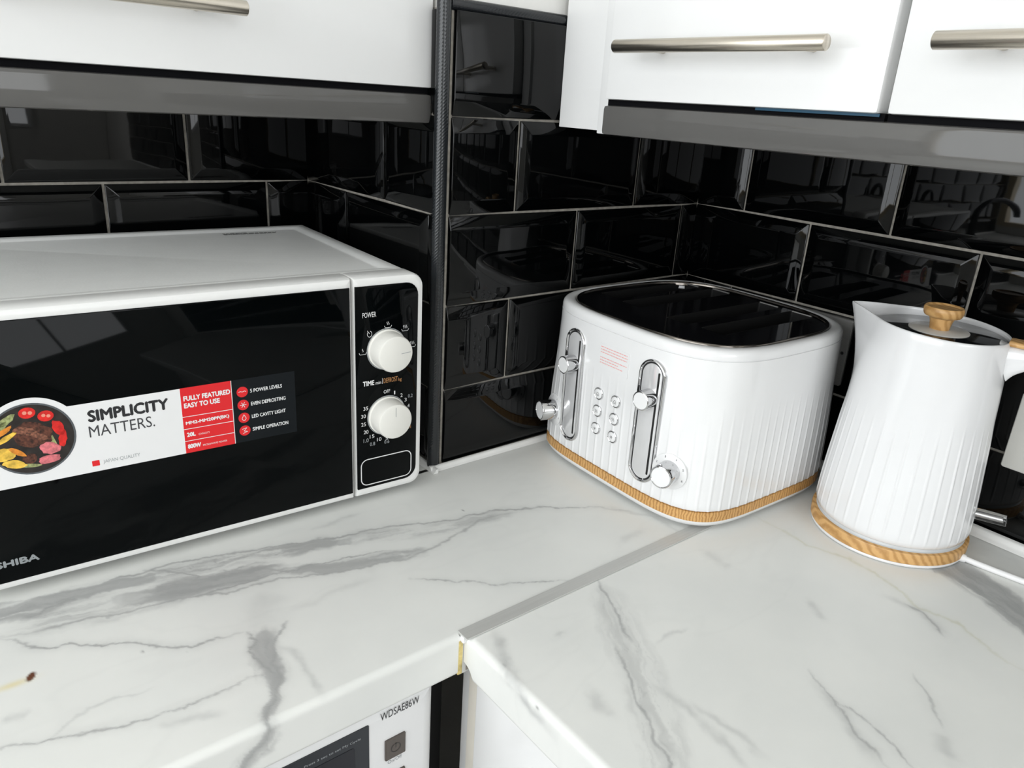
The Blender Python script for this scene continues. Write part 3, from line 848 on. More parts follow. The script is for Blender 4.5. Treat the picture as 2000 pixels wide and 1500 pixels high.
for zb in (-0.1118, -0.1520):
    bt = lofted('button', rrect(-0.2175, -0.1975, zb, zb + 0.0225, 0.001), [(0, 0.0), (0, 0.0014), (-0.0006, 0.0019)], FW, M_BTN, t, True)
    if zb > -0.13:
        ring = [(-0.2075 + 0.0045 * math.cos(a), zb + 0.0112 + 0.0045 * math.sin(a)) for a in np.linspace(0, 2 * math.pi, 25)]
        printed('power_symbol', [ring, [(-0.2075, zb + 0.0112), (-0.2075, zb + 0.0170)]], 0.0008, FW, mat('faint_symbol', (0.05, 0.045, 0.042), rough=0.5), bt, 0.0021)
        lettering('button_lettering', [('On/Off', -0.2145, -0.2005, zb - 0.0060, zb - 0.0022)], FW, M_PGREY, t, 0.0003)

# ------------------------------------------------------------------ microwave
mwx, mwy, mwr = -0.0443, -0.0376, -0.0493
mw = thing('microwave_oven', (mwx, mwy, 0), mwr, 'white microwave oven with black glass door, two dials and a red and white sticker', 'microwave')
WMW, HB, HT, DP = 0.4395, 0.010, 0.2562, 0.334
FP = lambda a, b, h: (a, -h, b)          # front plane: a along the width, b up, h out of the front
lofted('casing', rrect(-WMW + 0.003, -0.003, 0.0285, DP, 0.004, 4), [(-0.003, 0.0105), (0, 0.013), (0, HT - 0.0065), (-0.0012, HT - 0.0038), (-0.004, HT - 0.0026), (-0.0175, HT - 0.0026), (-0.0205, HT - 0.0046), (-0.024, HT - 0.0050)],
       lambda a, b, h: (a, b, h), M_CASE, mw, True, True, 30)
for fx in (-WMW + 0.05, -0.05):
    for fy in (0.06, 0.29):
        lathe('foot', [(0.010, 0.0), (0.012, 0.002), (0.012, 0.0115)], M_RUBBER, mw, (fx, fy), 20)
FR = [(-0.0012, -0.0290), (0, -0.0270), (0, -0.0045), (-0.0012, -0.0014), (-0.0040, -0.0002), (-0.0060, 0.0)]
door = lofted('door', rrect(-WMW, -0.0818, HB, HT, (0.014, 0.0012, 0.0012, 0.014)), FR, FP, M_MWHITE, mw, True, True)
gl = lofted('door_glass', rrect(-WMW + 0.0075, -0.0845, 0.0176, 0.2474, (0.010, 0.0006, 0.0006, 0.010)), [(0, -0.001), (0, 0.0007), (-0.0005, 0.0010)], FP, M_GLASS, door, True)
panel = lofted('control_panel', rrect(-WMW + 0.3591, 0, HB, HT, (0.0012, 0.014, 0.014, 0.0012)), FR, FP, M_MWHITE, mw, True, True)
lofted('panel_face', rrect(-0.0786, -0.0072, 0.0196, 0.2476, (0.0006, 0.014, 0.014, 0.0006)), [(0, -0.001), (0, 0.0007), (-0.0005, 0.0010)], FP, M_GLASS, panel, True)
HPR = 0.0012
# release button outline
o1 = rrect(-0.0745, -0.0135, 0.0235, 0.0545, 0.0075, 6)
printed('button_outline', [o1 + [o1[0]]], 0.0011, FP, M_PWHITE, panel, HPR)
# dials
for kz, dirv in ((0.1785, (1.0, 0.07)), (0.1030, (0.0, 1.0))):
    kx = -0.0440
    lathe_map = lambda a, b, h: (a, -h, b)
    kn = lofted('dial', circ(kx, kz, 0.0205, 56), [(0.0012, 0.0008), (0.0012, 0.0030), (0.0, 0.0036), (-0.0006, 0.0200), (-0.0014, 0.0222), (-0.0030, 0.0230)], lathe_map, M_KNOB, mw, False, True, 30)
    rg = circ(kx, kz, 0.0224, 56)
    printed('dial_ring', [rg + [rg[0]]], 0.0008, FP, M_PGREY, kn, HPR)
    printed('pointer', [[(kx + dirv[0] * 0.006, kz + dirv[1] * 0.006), (kx + dirv[0] * 0.0165, kz + dirv[1] * 0.0165)]], 0.0006, FP, M_PGREY, kn, 0.02315)
T = []
def num(s, a, b, h=0.0042, wpc=0.0027):
    w = wpc * len(s)
    return (s, a - w / 2, a + w / 2, b - h / 2, b + h / 2)
lettering('lettering', [('POWER', -0.0712, -0.0560, 0.2150, 0.2205), ('TIME', -0.0715, -0.0585, 0.1405, 0.1460, 0.04), ('min', -0.0570, -0.0505, 0.1405, 0.1440), ('OFF', -0.0475, -0.0400, 0.1285, 0.1325),
          num('1', -0.0345, 0.1275, 0.0042, 0.0014), num('2', -0.0262, 0.1230), num('3', -0.0212, 0.1168), num('4', -0.0175, 0.1090),
          num('35', -0.0685, 0.1152), num('30', -0.0712, 0.1066), num('25', -0.0712, 0.0972), num('20', -0.0684, 0.0878), num('15', -0.0615, 0.0812), num('10', -0.0530, 0.0760), num('5', -0.0440, 0.0752)], FP, M_PWHITE, panel, HPR)
lettering('dim_lettering', [('1.0', -0.0715, -0.0655, 0.0755, 0.0800), ('0.8', -0.0640, -0.0580, 0.0700, 0.0742), ('0.6', -0.0468, -0.0408, 0.0690, 0.0732), ('0.2', -0.0182, -0.0125, 0.1185, 0.1225)], FP, M_PGREY, panel, HPR)
lettering('defrost_lettering', [('DEFROST', -0.0475, -0.0310, 0.1405, 0.1460), ('kg', -0.0300, -0.0262, 0.1390, 0.1440), ('0.4', -0.0182, -0.0140, 0.0810, 0.0850)], FP, M_PORANGE, panel, HPR)
printed('divider', [[(-0.0490, 0.1400), (-0.0490, 0.1465)]], 0.0004, FP, M_PWHITE, panel, HPR)
icons = []
def bowl(a, b, waves):
    w = 0.0042
    icons.append([(a - w, b), (a - w * 0.75, b - 0.0022), (a + w * 0.75, b - 0.0022), (a + w, b)])
    for k in range(waves):
        x = a + (k - (waves - 1) / 2) * 0.0018
        icons.append([(x, b + 0.0006), (x + 0.0006, b + 0.0018), (x - 0.0006, b + 0.0030), (x, b + 0.0042)])
bowl(-0.0712, 0.1782, 1); bowl(-0.0425, 0.2040, 2); bowl(-0.0225, 0.1980, 3); bowl(-0.0138, 0.1790, 3)
icons.append([(-0.0634 + 0.0026 * math.cos(q), 0.1972 + 0.0032 * math.sin(q)) for q in np.linspace(2.4, 2.4 + 5.2, 14)])
icons.append([(-0.0660, 0.2010), (-0.0634, 0.1975)])
printed('power_icons', icons, 0.00042, FP, M_PWHITE, panel, HPR)

# the sticker on the door glass
ST = 0.00115
FS = lambda a, b, h: (a, -h, b)
bx0 = -WMW + 0.0085
arc = [(-0.3662 + 0.0362 * math.cos(q), 0.1456 + 0.0362 * math.sin(q)) for q in np.linspace(math.radians(41), math.radians(139), 26)]
white = [(bx0, 0.1050), (-0.2500, 0.1050), (-0.2500, 0.1695)] + arc + [(bx0, 0.1695)]
sticker = lofted('sticker', white, [(0, 0.0009), (0, ST)], FS, M_PWHITE, mw, False, True, 0)
patch('red_block', [[(-0.2500, 0.1050), (-0.2050, 0.1050), (-0.2050, 0.1698), (-0.2500, 0.1698)]], FS, M_PRED, sticker, ST)
patch('charcoal_block', [[(-0.2050, 0.1050), (-0.1440, 0.1050), (-0.1440, 0.1698), (-0.2050, 0.1698)]], FS, M_PDARK, sticker, ST)
printed('white_rules', [[(-0.2500, 0.1415), (-0.2050, 0.1410)], [(-0.2500, 0.1292), (-0.2050, 0.1288)], [(-0.2500, 0.1172), (-0.2050, 0.1168)], [(-0.2050, 0.1050), (-0.2050, 0.1698)]], 0.0006, FS, M_PWHITE, sticker, ST + 0.0001)
lettering('black_lettering', [('SIMPLICITY', -0.3250, -0.2605, 0.1517, 0.1628, 0.055)], FS, M_PBLACK, sticker, ST + 0.0001)
lettering('thin_lettering', [('MATTERS.', -0.3255, -0.2735, 0.1378, 0.1482)], FS, mat('printed_dark_grey', (0.05, 0.05, 0.055), rough=0.4), sticker, ST + 0.0001)
lettering('grey_lettering', [('JAPAN QUALITY', -0.3182, -0.2885, 0.1105, 0.1148)], FS, M_PGREY, sticker, ST + 0.0001)
patch('red_square', [rrect(-0.3268, -0.3210, 0.1103, 0.1155, 0.0004)], FS, M_PRED, sticker, ST + 0.0001)
lettering('white_lettering', [('FULLY FEATURED', -0.2478, -0.2062, 0.1568, 0.1618, 0.05), ('EASY TO USE', -0.2478, -0.2160, 0.1498, 0.1548, 0.05),
          ('MM2-MM20PF(BK)', -0.2478, -0.2088, 0.1325, 0.1368, 0.05), ('20L', -0.2478, -0.2400, 0.1212, 0.1256, 0.06), ('CAPACITY', -0.2375, -0.2275, 0.1212, 0.1230),
          ('800W', -0.2480, -0.2362, 0.1092, 0.1138, 0.06), ('MICROWAVE POWER', -0.2345, -0.2125, 0.1092, 0.1110),
          ('5 POWER LEVELS', -0.1878, -0.1570, 0.1548, 0.1586, 0.025), ('EVEN DEFROSTING', -0.1878, -0.1540, 0.1415, 0.1453, 0.025),
          ('LED CAVITY LIGHT', -0.1878, -0.1545, 0.1283, 0.1321, 0.025), ('SIMPLE OPERATION', -0.1878, -0.1525, 0.1148, 0.1186, 0.025)], FS, M_PWHITE, sticker, ST + 0.0001)
patch('red_dots', [circ(-0.1952, z, 0.0053, 24) for z in (0.1568, 0.1435, 0.1302, 0.1168)], FS, M_PRED, sticker, ST + 0.0001)
dots = []
cxk = -0.1952
dots += [[(cxk - 0.0035, 0.1568), (cxk - 0.002, 0.1576), (cxk, 0.1568), (cxk + 0.002, 0.1576), (cxk + 0.0035, 0.1568)]]
for k in range(3):
    a = k * math.pi / 3; dots.append([(cxk - 0.003 * math.cos(a), 0.1435 - 0.003 * math.sin(a)), (cxk + 0.003 * math.cos(a), 0.1435 + 0.003 * math.sin(a))])
dots += [[(cxk, 0.1336), (cxk - 0.0020, 0.1295), (cxk - 0.0008, 0.1275), (cxk + 0.0008, 0.1275), (cxk + 0.0020, 0.1295), (cxk, 0.1336)]]
dots += [[(cxk - 0.0025, 0.1185), (cxk + 0.002, 0.1195), (cxk - 0.001, 0.1165), (cxk + 0.0025, 0.1155), (cxk - 0.002, 0.1140)]]
printed('dot_symbols', dots, 0.0005, FS, M_PWHITE, sticker, ST + 0.0002)
# printed plate of food
fx, fz = -0.3668, 0.1456
h0 = ST + 0.0001
patch('pan_rim', [circ(fx, fz, 0.0318, 48)], FS, mat('print_pan_rim', (0.10, 0.11, 0.12), rough=0.4), sticker, h0)
patch('pan', [circ(fx, fz, 0.0303, 48)], FS, mat('print_pan', (0.020, 0.016, 0.014), rough=0.4, var=0.5, scale=120), sticker, h0 + 0.00005)
def blob(cx, cz, rx, rz_, rot=0.0, n=18, j=0.12):
    out = []
    for k in range(n):
        a = 2 * math.pi * k / n; s = 1 + random.uniform(-j, j); x, y = rx * s * math.cos(a), rz_ * s * math.sin(a)
        out.append((cx + x * math.cos(rot) - y * math.sin(rot), cz + x * math.sin(rot) + y * math.cos(rot)))
    return out
patch('print_greens', [blob(fx - 0.016, fz + 0.019, 0.008, 0.003, 0.6), blob(fx - 0.020, fz + 0.013, 0.008, 0.0022, 0.9), blob(fx + 0.013, fz - 0.001, 0.0018, 0.009, 0.35), blob(fx - 0.005, fz - 0.023, 0.008, 0.0018, -0.2)], FS, mat('print_green', (0.30, 0.33, 0.14), rough=0.4, var=0.5, scale=400), sticker, h0 + 0.0001)
patch('print_roast', [blob(fx + 0.001, fz + 0.004, 0.0150, 0.0108, -0.35), blob(fx - 0.004, fz - 0.017, 0.005, 0.0045, 0.5)], FS, mat('print_roast_meat', (0.085, 0.028, 0.016), rough=0.45, var=0.8, scale=420), sticker, h0 + 0.00015)
patch('print_crust', [blob(fx - 0.004, fz + 0.008, 0.009, 0.0035, -0.35), blob(fx + 0.006, fz + 0.001, 0.006, 0.0025, -0.5)], FS, mat('print_crust', (0.19, 0.075, 0.045), rough=0.45, var=0.8, scale=500), sticker, h0 + 0.0002)
patch('print_meat_slices', [blob(fx + 0.0115, fz - 0.0105, 0.0075, 0.0055, -0.3), blob(fx + 0.0095, fz - 0.0205, 0.0080, 0.0040, 0.1)], FS, mat('print_pink_meat', (0.62, 0.16, 0.18), rough=0.4, var=0.35, scale=300), sticker, h0 + 0.0002)
patch('print_tomatoes', [circ(fx - 0.0005, fz + 0.0235, 0.0060, 20, 0.0048), circ(fx + 0.0120, fz + 0.0185, 0.0058, 20, 0.0048), blob(fx + 0.0195, fz + 0.006, 0.0040, 0.0075, 0.3), blob(fx + 0.0215, fz - 0.004, 0.0030, 0.0075, -0.2)], FS, mat('print_tomato', (0.66, 0.022, 0.018), rough=0.35, var=0.25, scale=250), sticker, h0 + 0.0002)
patch('print_tomato_flesh', [circ(fx - 0.0022, fz + 0.0238, 0.0016, 10), circ(fx + 0.0016, fz + 0.0232, 0.0016, 10), circ(fx + 0.0105, fz + 0.0192, 0.0015, 10), circ(fx + 0.0140, fz + 0.0182, 0.0015, 10)], FS, mat('print_tomato_flesh', (0.80, 0.30, 0.22), rough=0.35), sticker, h0 + 0.00025)
patch('print_vegetables', [blob(fx - 0.0205, fz - 0.010, 0.0075, 0.0058, 0.2), blob(fx - 0.0150, fz - 0.0195, 0.0085, 0.0035, -0.3), blob(fx - 0.0170, fz + 0.0045, 0.0085, 0.0022, 0.5)], FS, mat('print_yellow', (0.74, 0.47, 0.07), rough=0.35, var=0.35, scale=200), sticker, h0 + 0.0002)
patch('print_carrots', [blob(fx - 0.0115, fz - 0.0095, 0.0070, 0.0022, -0.7), blob(fx - 0.0190, fz + 0.0100, 0.0080, 0.0020, 0.55)], FS, mat('print_orange', (0.68, 0.24, 0.03), rough=0.35, var=0.3, scale=300), sticker, h0 + 0.00025)
lettering('maker_lettering', [('TOSHIBA', -0.4265, -0.3770, 0.0325, 0.0392, 0.07)], FP, mat('printed_dim_silver', (0.26, 0.28, 0.29), rough=0.35), door, HPR)
lofted('sensor_dot', circ(-0.4105, 0.0455, 0.0022, 16), [(0, 0.0008), (-0.0004, 0.0014)], FP, M_RUBBER, door)
# warning print on top of the casing
rows = []
for k, yy in enumerate((0.2935, 0.2965, 0.2995, 0.3025)):
    x = -0.121
    while x < -0.055:
        w = random.uniform(0.003, 0.009)
        if not (k == 3 and x > -0.09): rows.append([(x, yy), (min(x + w, -0.053), yy)])
        x += w + 0.0012
V, F = stroke(rows, 0.0019)
mk('warning_print', [(a, b, HT - 0.00485) for a, b in V], F, mat('printed_mid_grey', (0.10, 0.10, 0.10), rough=0.5), mw, 0)

# ------------------------------------------------------------------ toaster
tcx, tcy, tyaw = 0.2747, -0.1550, -0.0373
toaster = thing('toaster', (tcx, tcy, 0), tyaw, 'white fluted four-slice toaster with oak band and chrome controls in the corner', 'toaster')
TA0, TB0, TN0, TA1, TB1, TN1, TH1 = 0.1370, 0.1470, 4.6, 0.1412, 0.1458, 3.45, 0.208


def tparams(z):
    k = min(1, max(0, z / TH1)); k2 = k * k * (3 - 2 * k)
    return TA0 + (TA1 - TA0) * k, TB0 + (TB1 - TB0) * k, TN0 + (TN1 - TN0) * k2


def super_pts(n, z, inset=0.0):
    a, b, e = tparams(z); a -= inset; b -= inset
    th = np.linspace(0, 2 * math.pi, 4001)
    x = a * np.sign(np.cos(th)) * np.abs(np.cos(th)) ** (2 / e); y = b * np.sign(np.sin(th)) * np.abs(np.sin(th)) ** (2 / e)
    s = np.concatenate([[0], np.cumsum(np.hypot(np.diff(x), np.diff(y)))])
    t = np.linspace(0, s[-1], n + 1)[:-1]
    return np.stack([np.interp(t, s, x), np.interp(t, s, y)], 1), s[-1]


def front_x(y, z):
    a, b, e = tparams(z)
    return -a * max(0.0, 1 - abs(y / b) ** e) ** (1 / e)


def front_normal(y, z):
    d = 0.004
    dx = (front_x(y + d, z) - front_x(y - d, z)) / (2 * d); dz = (front_x(y, z + d) - front_x(y, z - d)) / (2 * d)
    return Vector((-1, dx, dz)).normalized()


def rings_mesh(rings, cap_top=False, cap_bot=False):
    n = len(rings[0][0]); v, f = [], []
    for pts, z in rings:
        v += [(float(p[0]), float(p[1]), z) for p in pts]
    for i in range(len(rings) - 1):
        for k in range(n):
            q = (k + 1) % n; f.append((i * n + k, i * n + q, (i + 1) * n + q, (i + 1) * n + k))
    if cap_bot: f.append(tuple(range(n - 1, -1, -1)))
    if cap_top: f.append(tuple((len(rings) - 1) * n + k for k in range(n)))
    return fix(raw(v, f))


NT = 76 * 12
kk = np.arange(NT) % 12
ridge = np.where(kk == 0, 1.0, np.where((kk == 1) | (kk == 11), 0.45, 0.0))


def tring(z, amp, inset=0.0):
    p, _ = super_pts(NT, z, inset)
    d = np.roll(p, -1, 0) - np.roll(p, 1, 0); nrm = np.stack([d[:, 1], -d[:, 0]], 1); nrm /= np.linalg.norm(nrm, axis=1)[:, None]
    # the control face is smooth above the band of flutes
    return p + nrm * (ridge * amp)[:, None]


rings = [(tring(0.0255, 0.0, 0.0035), 0.0255), (tring(0.0262, 0.0008, 0.0008), 0.0262)]
for z in np.linspace(0.028, 0.150, 26):
    amp = 0.00085 * min(1.0, max(0.0, (0.148 - z) / 0.06))
    rings.append((tring(z, amp), z))
for z in (0.165, 0.180, 0.1955): rings.append((tring(z, 0), z))
rings += [(tring(0.1958, 0, 0.0012), 0.1958), (tring(0.1968, 0, 0.0012), 0.1968), (tring(0.1971, 0, 0), 0.1971)]
for z, i in ((0.2015, 0.0001), (0.2046, 0.0010), (0.2066, 0.0026), (0.2077, 0.0050), (0.2080, 0.0080), (0.2076, 0.0112), (0.2064, 0.0132), (0.2040, 0.0140), (0.1985, 0.0146)):
    rings.append((tring(z, 0, i), z))
link('body', rings_mesh(rings), M_TWHITE, toaster, 50)
sp = lambda z, i: super_pts(240, z, i)[0]
link('wood_band', rings_mesh([(sp(0.0135, 0.003), 0.0135), (sp(0.0140, -0.0002), 0.0140), (sp(0.0250, -0.0002), 0.0250), (sp(0.0255, 0.003), 0.0255)]), M_WOOD_T, toaster, 50)
link('base', rings_mesh([(sp(0.004, 0.012), 0.0040), (sp(0.0042, 0.006), 0.0050), (sp(0.006, 0.0025), 0.0080), (sp(0.010, 0.0006), 0.0120), (sp(0.0134, 0.0004), 0.0138)], False, True), M_TWHITE, toaster, 50)
for sx in (-1, 1):
    for sy in (-1, 1):
        lathe('foot', [(0.009, 0.0), (0.010, 0.001), (0.010, 0.006)], M_RUBBER, toaster, (sx * 0.085, sy * 0.092), 18)
link('top_rim', rings_mesh([(sp(0.200, 0.0140), 0.2020), (sp(0.203, 0.0140), 0.2076), (sp(0.203, 0.0148), 0.2086), (sp(0.203, 0.0164), 0.2082), (sp(0.203, 0.0172), 0.2062), (sp(0.203, 0.0174), 0.2030)]), M_RIM, toaster, 50)
# black top plate with four bread slots
hx0, hx1, hw = -0.066, 0.112, 0.0165
ys = (0.1010, 0.0570, -0.0200, -0.0680)
bm = bmesh.new()
outer, _ = super_pts(160, 0.203, 0.0172)
def addloop(pts, z):
    vs = [bm.verts.new((float(p[0]), float(p[1]), z)) for p in pts]
    return [bm.edges.new((vs[i], vs[(i + 1) % len(vs)])) for i in range(len(vs))], vs
edges = []
e, _v = addloop(outer, 0.2060); edges += e
slots = []
for y in ys:
    o = rrect(hx0 + abs(y) * 0.10, hx1 - max(0, abs(y) - 0.07) * 0.35, y - hw, y + hw, 0.004, 4)
    e, sv = addloop(o, 0.2060); edges += e; slots.append((o, sv))
bmesh.ops.triangle_fill(bm, use_beauty=True, use_dissolve=False, edges=edges)
def in_slot(c):
    return any(min(p[0] for p in o) < c.x < max(p[0] for p in o) and min(p[1] for p in o) < c.y < max(p[1] for p in o) for o, _ in slots)
bmesh.ops.delete(bm, geom=[f for f in bm.faces if in_slot(f.calc_center_median())], context='FACES')
me = bpy.data.meshes.new('top_plate'); bmesh.ops.recalc_face_normals(bm, faces=bm.faces[:]); bm.to_mesh(me); bm.free()
link('top_plate', me, M_TBLACK, toaster, 0)
for o, _ in slots:
    sl = lofted('bread_slot', o, [(0, 0.2060), (-0.0012, 0.2056), (-0.0014, 0.200), (-0.0014, 0.060)], lambda a, b, h: (a, b, h), M_SLOT, toaster, False, True)
    x1 = max(p[0] for p in o); x0 = min(p[0] for p in o); yc = (max(p[1] for p in o) + min(p[1] for p in o)) / 2
    tube('slot_edge', [(x1 - 0.0016, yc - hw + 0.003, 0.2063), (x1 - 0.0016, yc + hw - 0.003, 0.2063)], 0.0011, M_STEEL, sl, 8)
    for sy in (-1, 1):
        tube('bread_guide', [(x0 + 0.008, yc + sy * 0.0095, 0.186), (x1 - 0.006, yc + sy * 0.0095, 0.186)], 0.0009, M_STEEL, sl, 6)


def on_front(y, z):
    """local frame on the front face: returns mapper(a, b, h) with a to the viewer's right (-y), b up, h out"""
    n = front_normal(y, z); up = Vector((0, 0, 1)); up = (up - n * up.dot(n)).normalized(); rt = up.cross(n).normalized()
    o = Vector((front_x(y, z), y, z))
    return lambda a, b, h: tuple(o + rt * a + up * b + n * h)


for s in (1, -1):
    fm = on_front(s * 0.0625, 0.1112)
    st = rrect(-0.0180, 0.0180, -0.0725, 0.0725, 0.0180, 12)
    lv = lofted('lever_bezel', st, [(0, -0.003), (0, 0.0012), (-0.0008, 0.0024), (-0.0020, 0.0027), (-0.0030, 0.0016), (-0.0034, 0.0002)], fm, M_CHROME, toaster, False, False, 50)
    lofted('lever_dark_reflection', st, [(-0.0030, 0.0004), (-0.0050, 0.0006)], fm, M_RUBBER, lv, False, False, 0)  # black ring paints the dark reflections inside the chrome bezel
    lofted('lever_channel', st, [(-0.0046, 0.0004), (-0.0050, 0.0012), (-0.0060, 0.0016)], fm, mat('satin_white_metal', (0.74, 0.74, 0.745), rough=0.12, metal=0.35), lv, False, True, 30)
    lofted('lever_slit', rrect(0.0080, 0.0105, -0.060, 0.060, 0.001, 3), [(0, 0.0015), (0, 0.0019)], fm, M_RUBBER, lv)
    fl_ = on_front(s * 0.0625, 0.1400)
    lk = lofted('lever_knob', circ(0, 0, 0.0108, 40), [(0, 0.0014), (0, 0.0165), (-0.0006, 0.0172), (-0.0013, 0.0174), (-0.0016, 0.0170)], fl_, M_CHROME, toaster, False, False, 40)
    lofted('lever_face', circ(0, 0, 0.0093, 36), [(0, 0.0169), (-0.0005, 0.0173)], fl_, M_TWHITE, lk)
for s in (1, -1):
    fk = on_front(s * 0.0980, 0.0660)
    dl = lofted('dial_plate', circ(0, 0, 0.0205, 40), [(0, -0.002), (0, 0.0010), (-0.0006, 0.0014)], fk, M_TWHITE, toaster)
    bk = lofted('browning_dial', circ(0, 0, 0.0128, 44), [(0, 0.0014), (0, 0.0205), (-0.0006, 0.0214), (-0.0014, 0.0216), (-0.0018, 0.0212)], fk, M_CHROME, toaster, False, False, 40)
    lofted('dial_face', circ(0, 0, 0.0111, 40), [(0, 0.0210), (-0.0005, 0.0214)], fk, M_TWHITE, bk)
    it = []
    for k, ch in enumerate('123456'):
        a = math.radians(-140 - k * 50) if False else math.radians(200 - k * 44)
        it.append((ch, 0.0172 * math.cos(a) - 0.0008, 0.0172 * math.cos(a) + 0.0008, 0.0172 * math.sin(a) - 0.0013, 0.0172 * math.sin(a) + 0.0013))
    lettering('dial_lettering', it, fk, M_PBLACK, dl, 0.00150)
for ci, y in enumerate((0.0142, -0.0142)):
    for ri, z in enumerate((0.1182, 0.0965, 0.0742)):
        fb = on_front(y, z)
        b1 = lofted('push_button', circ(0, 0, 0.0074, 32), [(0, -0.001), (0, 0.0016), (-0.0006, 0.0020), (-0.0012, 0.0016), (-0.0014, 0.0008)], fb, M_CHROME, toaster, False, False, 40)
        lofted('button_face', circ(0, 0, 0.0059, 28), [(0, 0.0006), (0, 0.0020), (-0.0008, 0.0025)], fb, M_TWHITE, b1)
        if ri == 0:
            sy = [[(0, 0.0022), (-0.0018, 0.0004), (-0.0018, -0.002), (0.0018, -0.002), (0.0018, 0.0004), (0, 0.0022)], [(-0.0006, -0.002), (0.0006, 0.0002)]]
        elif ri == 1:
            sy = [[(x, -0.002), (x + 0.0005, -0.0007), (x - 0.0005, 0.0007), (x, 0.002)] for x in (-0.0015, 0, 0.0015)]
        else:
            sy = [[(-0.0022 * math.cos(q), -0.0022 * math.sin(q)), (0.0022 * math.cos(q), 0.0022 * math.sin(q))] for q in (0, math.pi / 3, 2 * math.pi / 3)]
        printed('button_symbol', sy, 0.00045, fb, mat('printed_symbol_grey', (0.12, 0.12, 0.12), rough=0.5), b1, 0.0026)
fs = on_front(-0.004, 0.1645)
film = lofted('notice_film', rrect(-0.0235, 0.0235, -0.0145, 0.0145, 0.001, 3), [(0, 0.0), (0, 0.0004)], fs, M_TWHITE, toaster)
lines = []
for k, zz in enumerate((0.0110, 0.0078, 0.0046, -0.0015, -0.0047, -0.0079)):
    x = -0.0215
    end = (0.021, 0.0215, 0.0205, 0.021, 0.008, 0.015)[k]
    while x < end:
        w = random.uniform(0.0015, 0.0045); lines.append([(x, zz), (min(x + w, end), zz)]); x += w + 0.0009
printed('notice_print', lines, 0.00085, fs, M_PINKPRINT, film, 0.0006)

# ------------------------------------------------------------------ kettle
kcx, kcy = 0.3525, -0.3960
kettle = thing('kettle', (kcx, kcy, 0), 0, 'white fluted kettle with a wooden lid knob on a round oak-trimmed base', 'kettle')
spa = math.atan2(0.98, -0.20)      # spout direction
PRZ = [0.0205, 0.0215, 0.028, 0.05, 0.075, 0.115, 0.15, 0.175, 0.20, 0.225, 0.245]
PRR = [0.0740, 0.0775, 0.0790, 0.0782, 0.0766, 0.0735, 0.0710, 0.0697, 0.0680, 0.0662, 0.0652]


def kr(z): return float(np.interp(z, PRZ, PRR))


NK = 36 * 14
kq = np.arange(NK) % 14
kridge = np.where(kq == 0, 1.0, np.where((kq == 1) | (kq == 13), 0.5, 0.0))


def kring(z, amp=0.0, inset=0.0, z_spout=None):
    r0 = kr(z); k = max(0.0, (z - 0.150) / 0.095); rt = r0 + 0.0270 * k ** 1.7
    phit = math.acos(min(1, r0 / rt)); out = []
    for i in range(NK):
        th = 2 * math.pi * i / NK; d = abs((th - spa + math.pi) % (2 * math.pi) - math.pi)
        r = r0
        if d < phit: r = r0 / math.cos(phit - d)
        tip = math.exp(-(d / 0.05) ** 2) * k * 0.0016
        r = r - tip + kridge[i] * amp - inset
        out.append((r * math.cos(th), r * math.sin(th)))
    return out


def kz(z, i):
    """the lip rises a little towards the spout"""
    th = 2 * math.pi * i / NK; d = abs((th - spa + math.pi) % (2 * math.pi) - math.pi)
    k = max(0, (z - 0.19) / 0.055)
    return z + k * (0.0032 * math.cos(d) + 0.0030 * math.exp(-(d / 0.55) ** 2))


v, f = [], []
levels = [(0.0205, 0, 0), (0.0212, 0, 0), (0.0225, 0, 0)] + [(z, 0.0008 * min(1, max(0, (0.158 - z) / 0.035)) * min(1, (z - 0.026) / 0.006), 0) for z in np.linspace(0.028, 0.160, 30)] + [(z, 0, 0) for z in np.linspace(0.166, 0.2395, 14)]
levels += [(0.2412, 0, 0.0003), (0.2420, 0, 0.0010), (0.2420, 0, 0.0020), (0.2412, 0, 0.0027), (0.2390, 0, 0.0030), (0.230, 0, 0.0032), (0.215, 0, 0.0034)]
for z, amp, ins in levels:
    for i, (x, y) in enumerate(kring(z, amp, ins)): v.append((x, y, kz(z, i)))
for j in range(len(levels) - 1):
    for i in range(NK):
        q = (i + 1) % NK; f.append((j * NK + i, j * NK + q, (j + 1) * NK + q, (j + 1) * NK + i))
f.append(tuple(range(NK - 1, -1, -1))); f.append(tuple((len(levels) - 1) * NK + i for i in range(NK)))
link('body', fix(raw(v, f)), M_KWHITE, kettle, 50)
lid = lathe('lid', [(0.0560, 0.2160), (0.0600, 0.2170), (0.0618, 0.2335), (0.0613, 0.2352), (0.0595, 0.2358)], M_LID, kettle, (0, 0), 72)
lathe('lid_disc', [(0.0285, 0.2358), (0.0285, 0.2366), (0.0275, 0.2372)], M_LIDDISC, lid, (0, 0), 56)
lathe('lid_knob', [(0.0092, 0.2372), (0.0096, 0.2400), (0.0104, 0.2450), (0.0118, 0.2490), (0.0168, 0.2508), (0.0182, 0.2530), (0.0188, 0.2565), (0.0186, 0.2592), (0.0176, 0.2606), (0.0165, 0.2603), (0.0150, 0.2590)], M_WOOD_K, lid, (0, 0), 48, 40)
lathe('base_lip', [(0.0765, 0.0006), (0.0800, 0.0010), (0.0805, 0.0025), (0.0800, 0.0040)], M_KWHITE, kettle, (0, 0), 96)
lathe('oak_ring', [(0.0790, 0.0040), (0.0810, 0.0048), (0.0812, 0.0150), (0.0806, 0.0166), (0.0780, 0.0172)], M_WOOD_K, kettle, (0, 0), 120)
lathe('power_base_collar', [(0.0770, 0.0172), (0.0755, 0.0180), (0.0745, 0.0206)], mat('pale_grey_collar', (0.55, 0.57, 0.58), rough=0.3), kettle, (0, 0), 96)
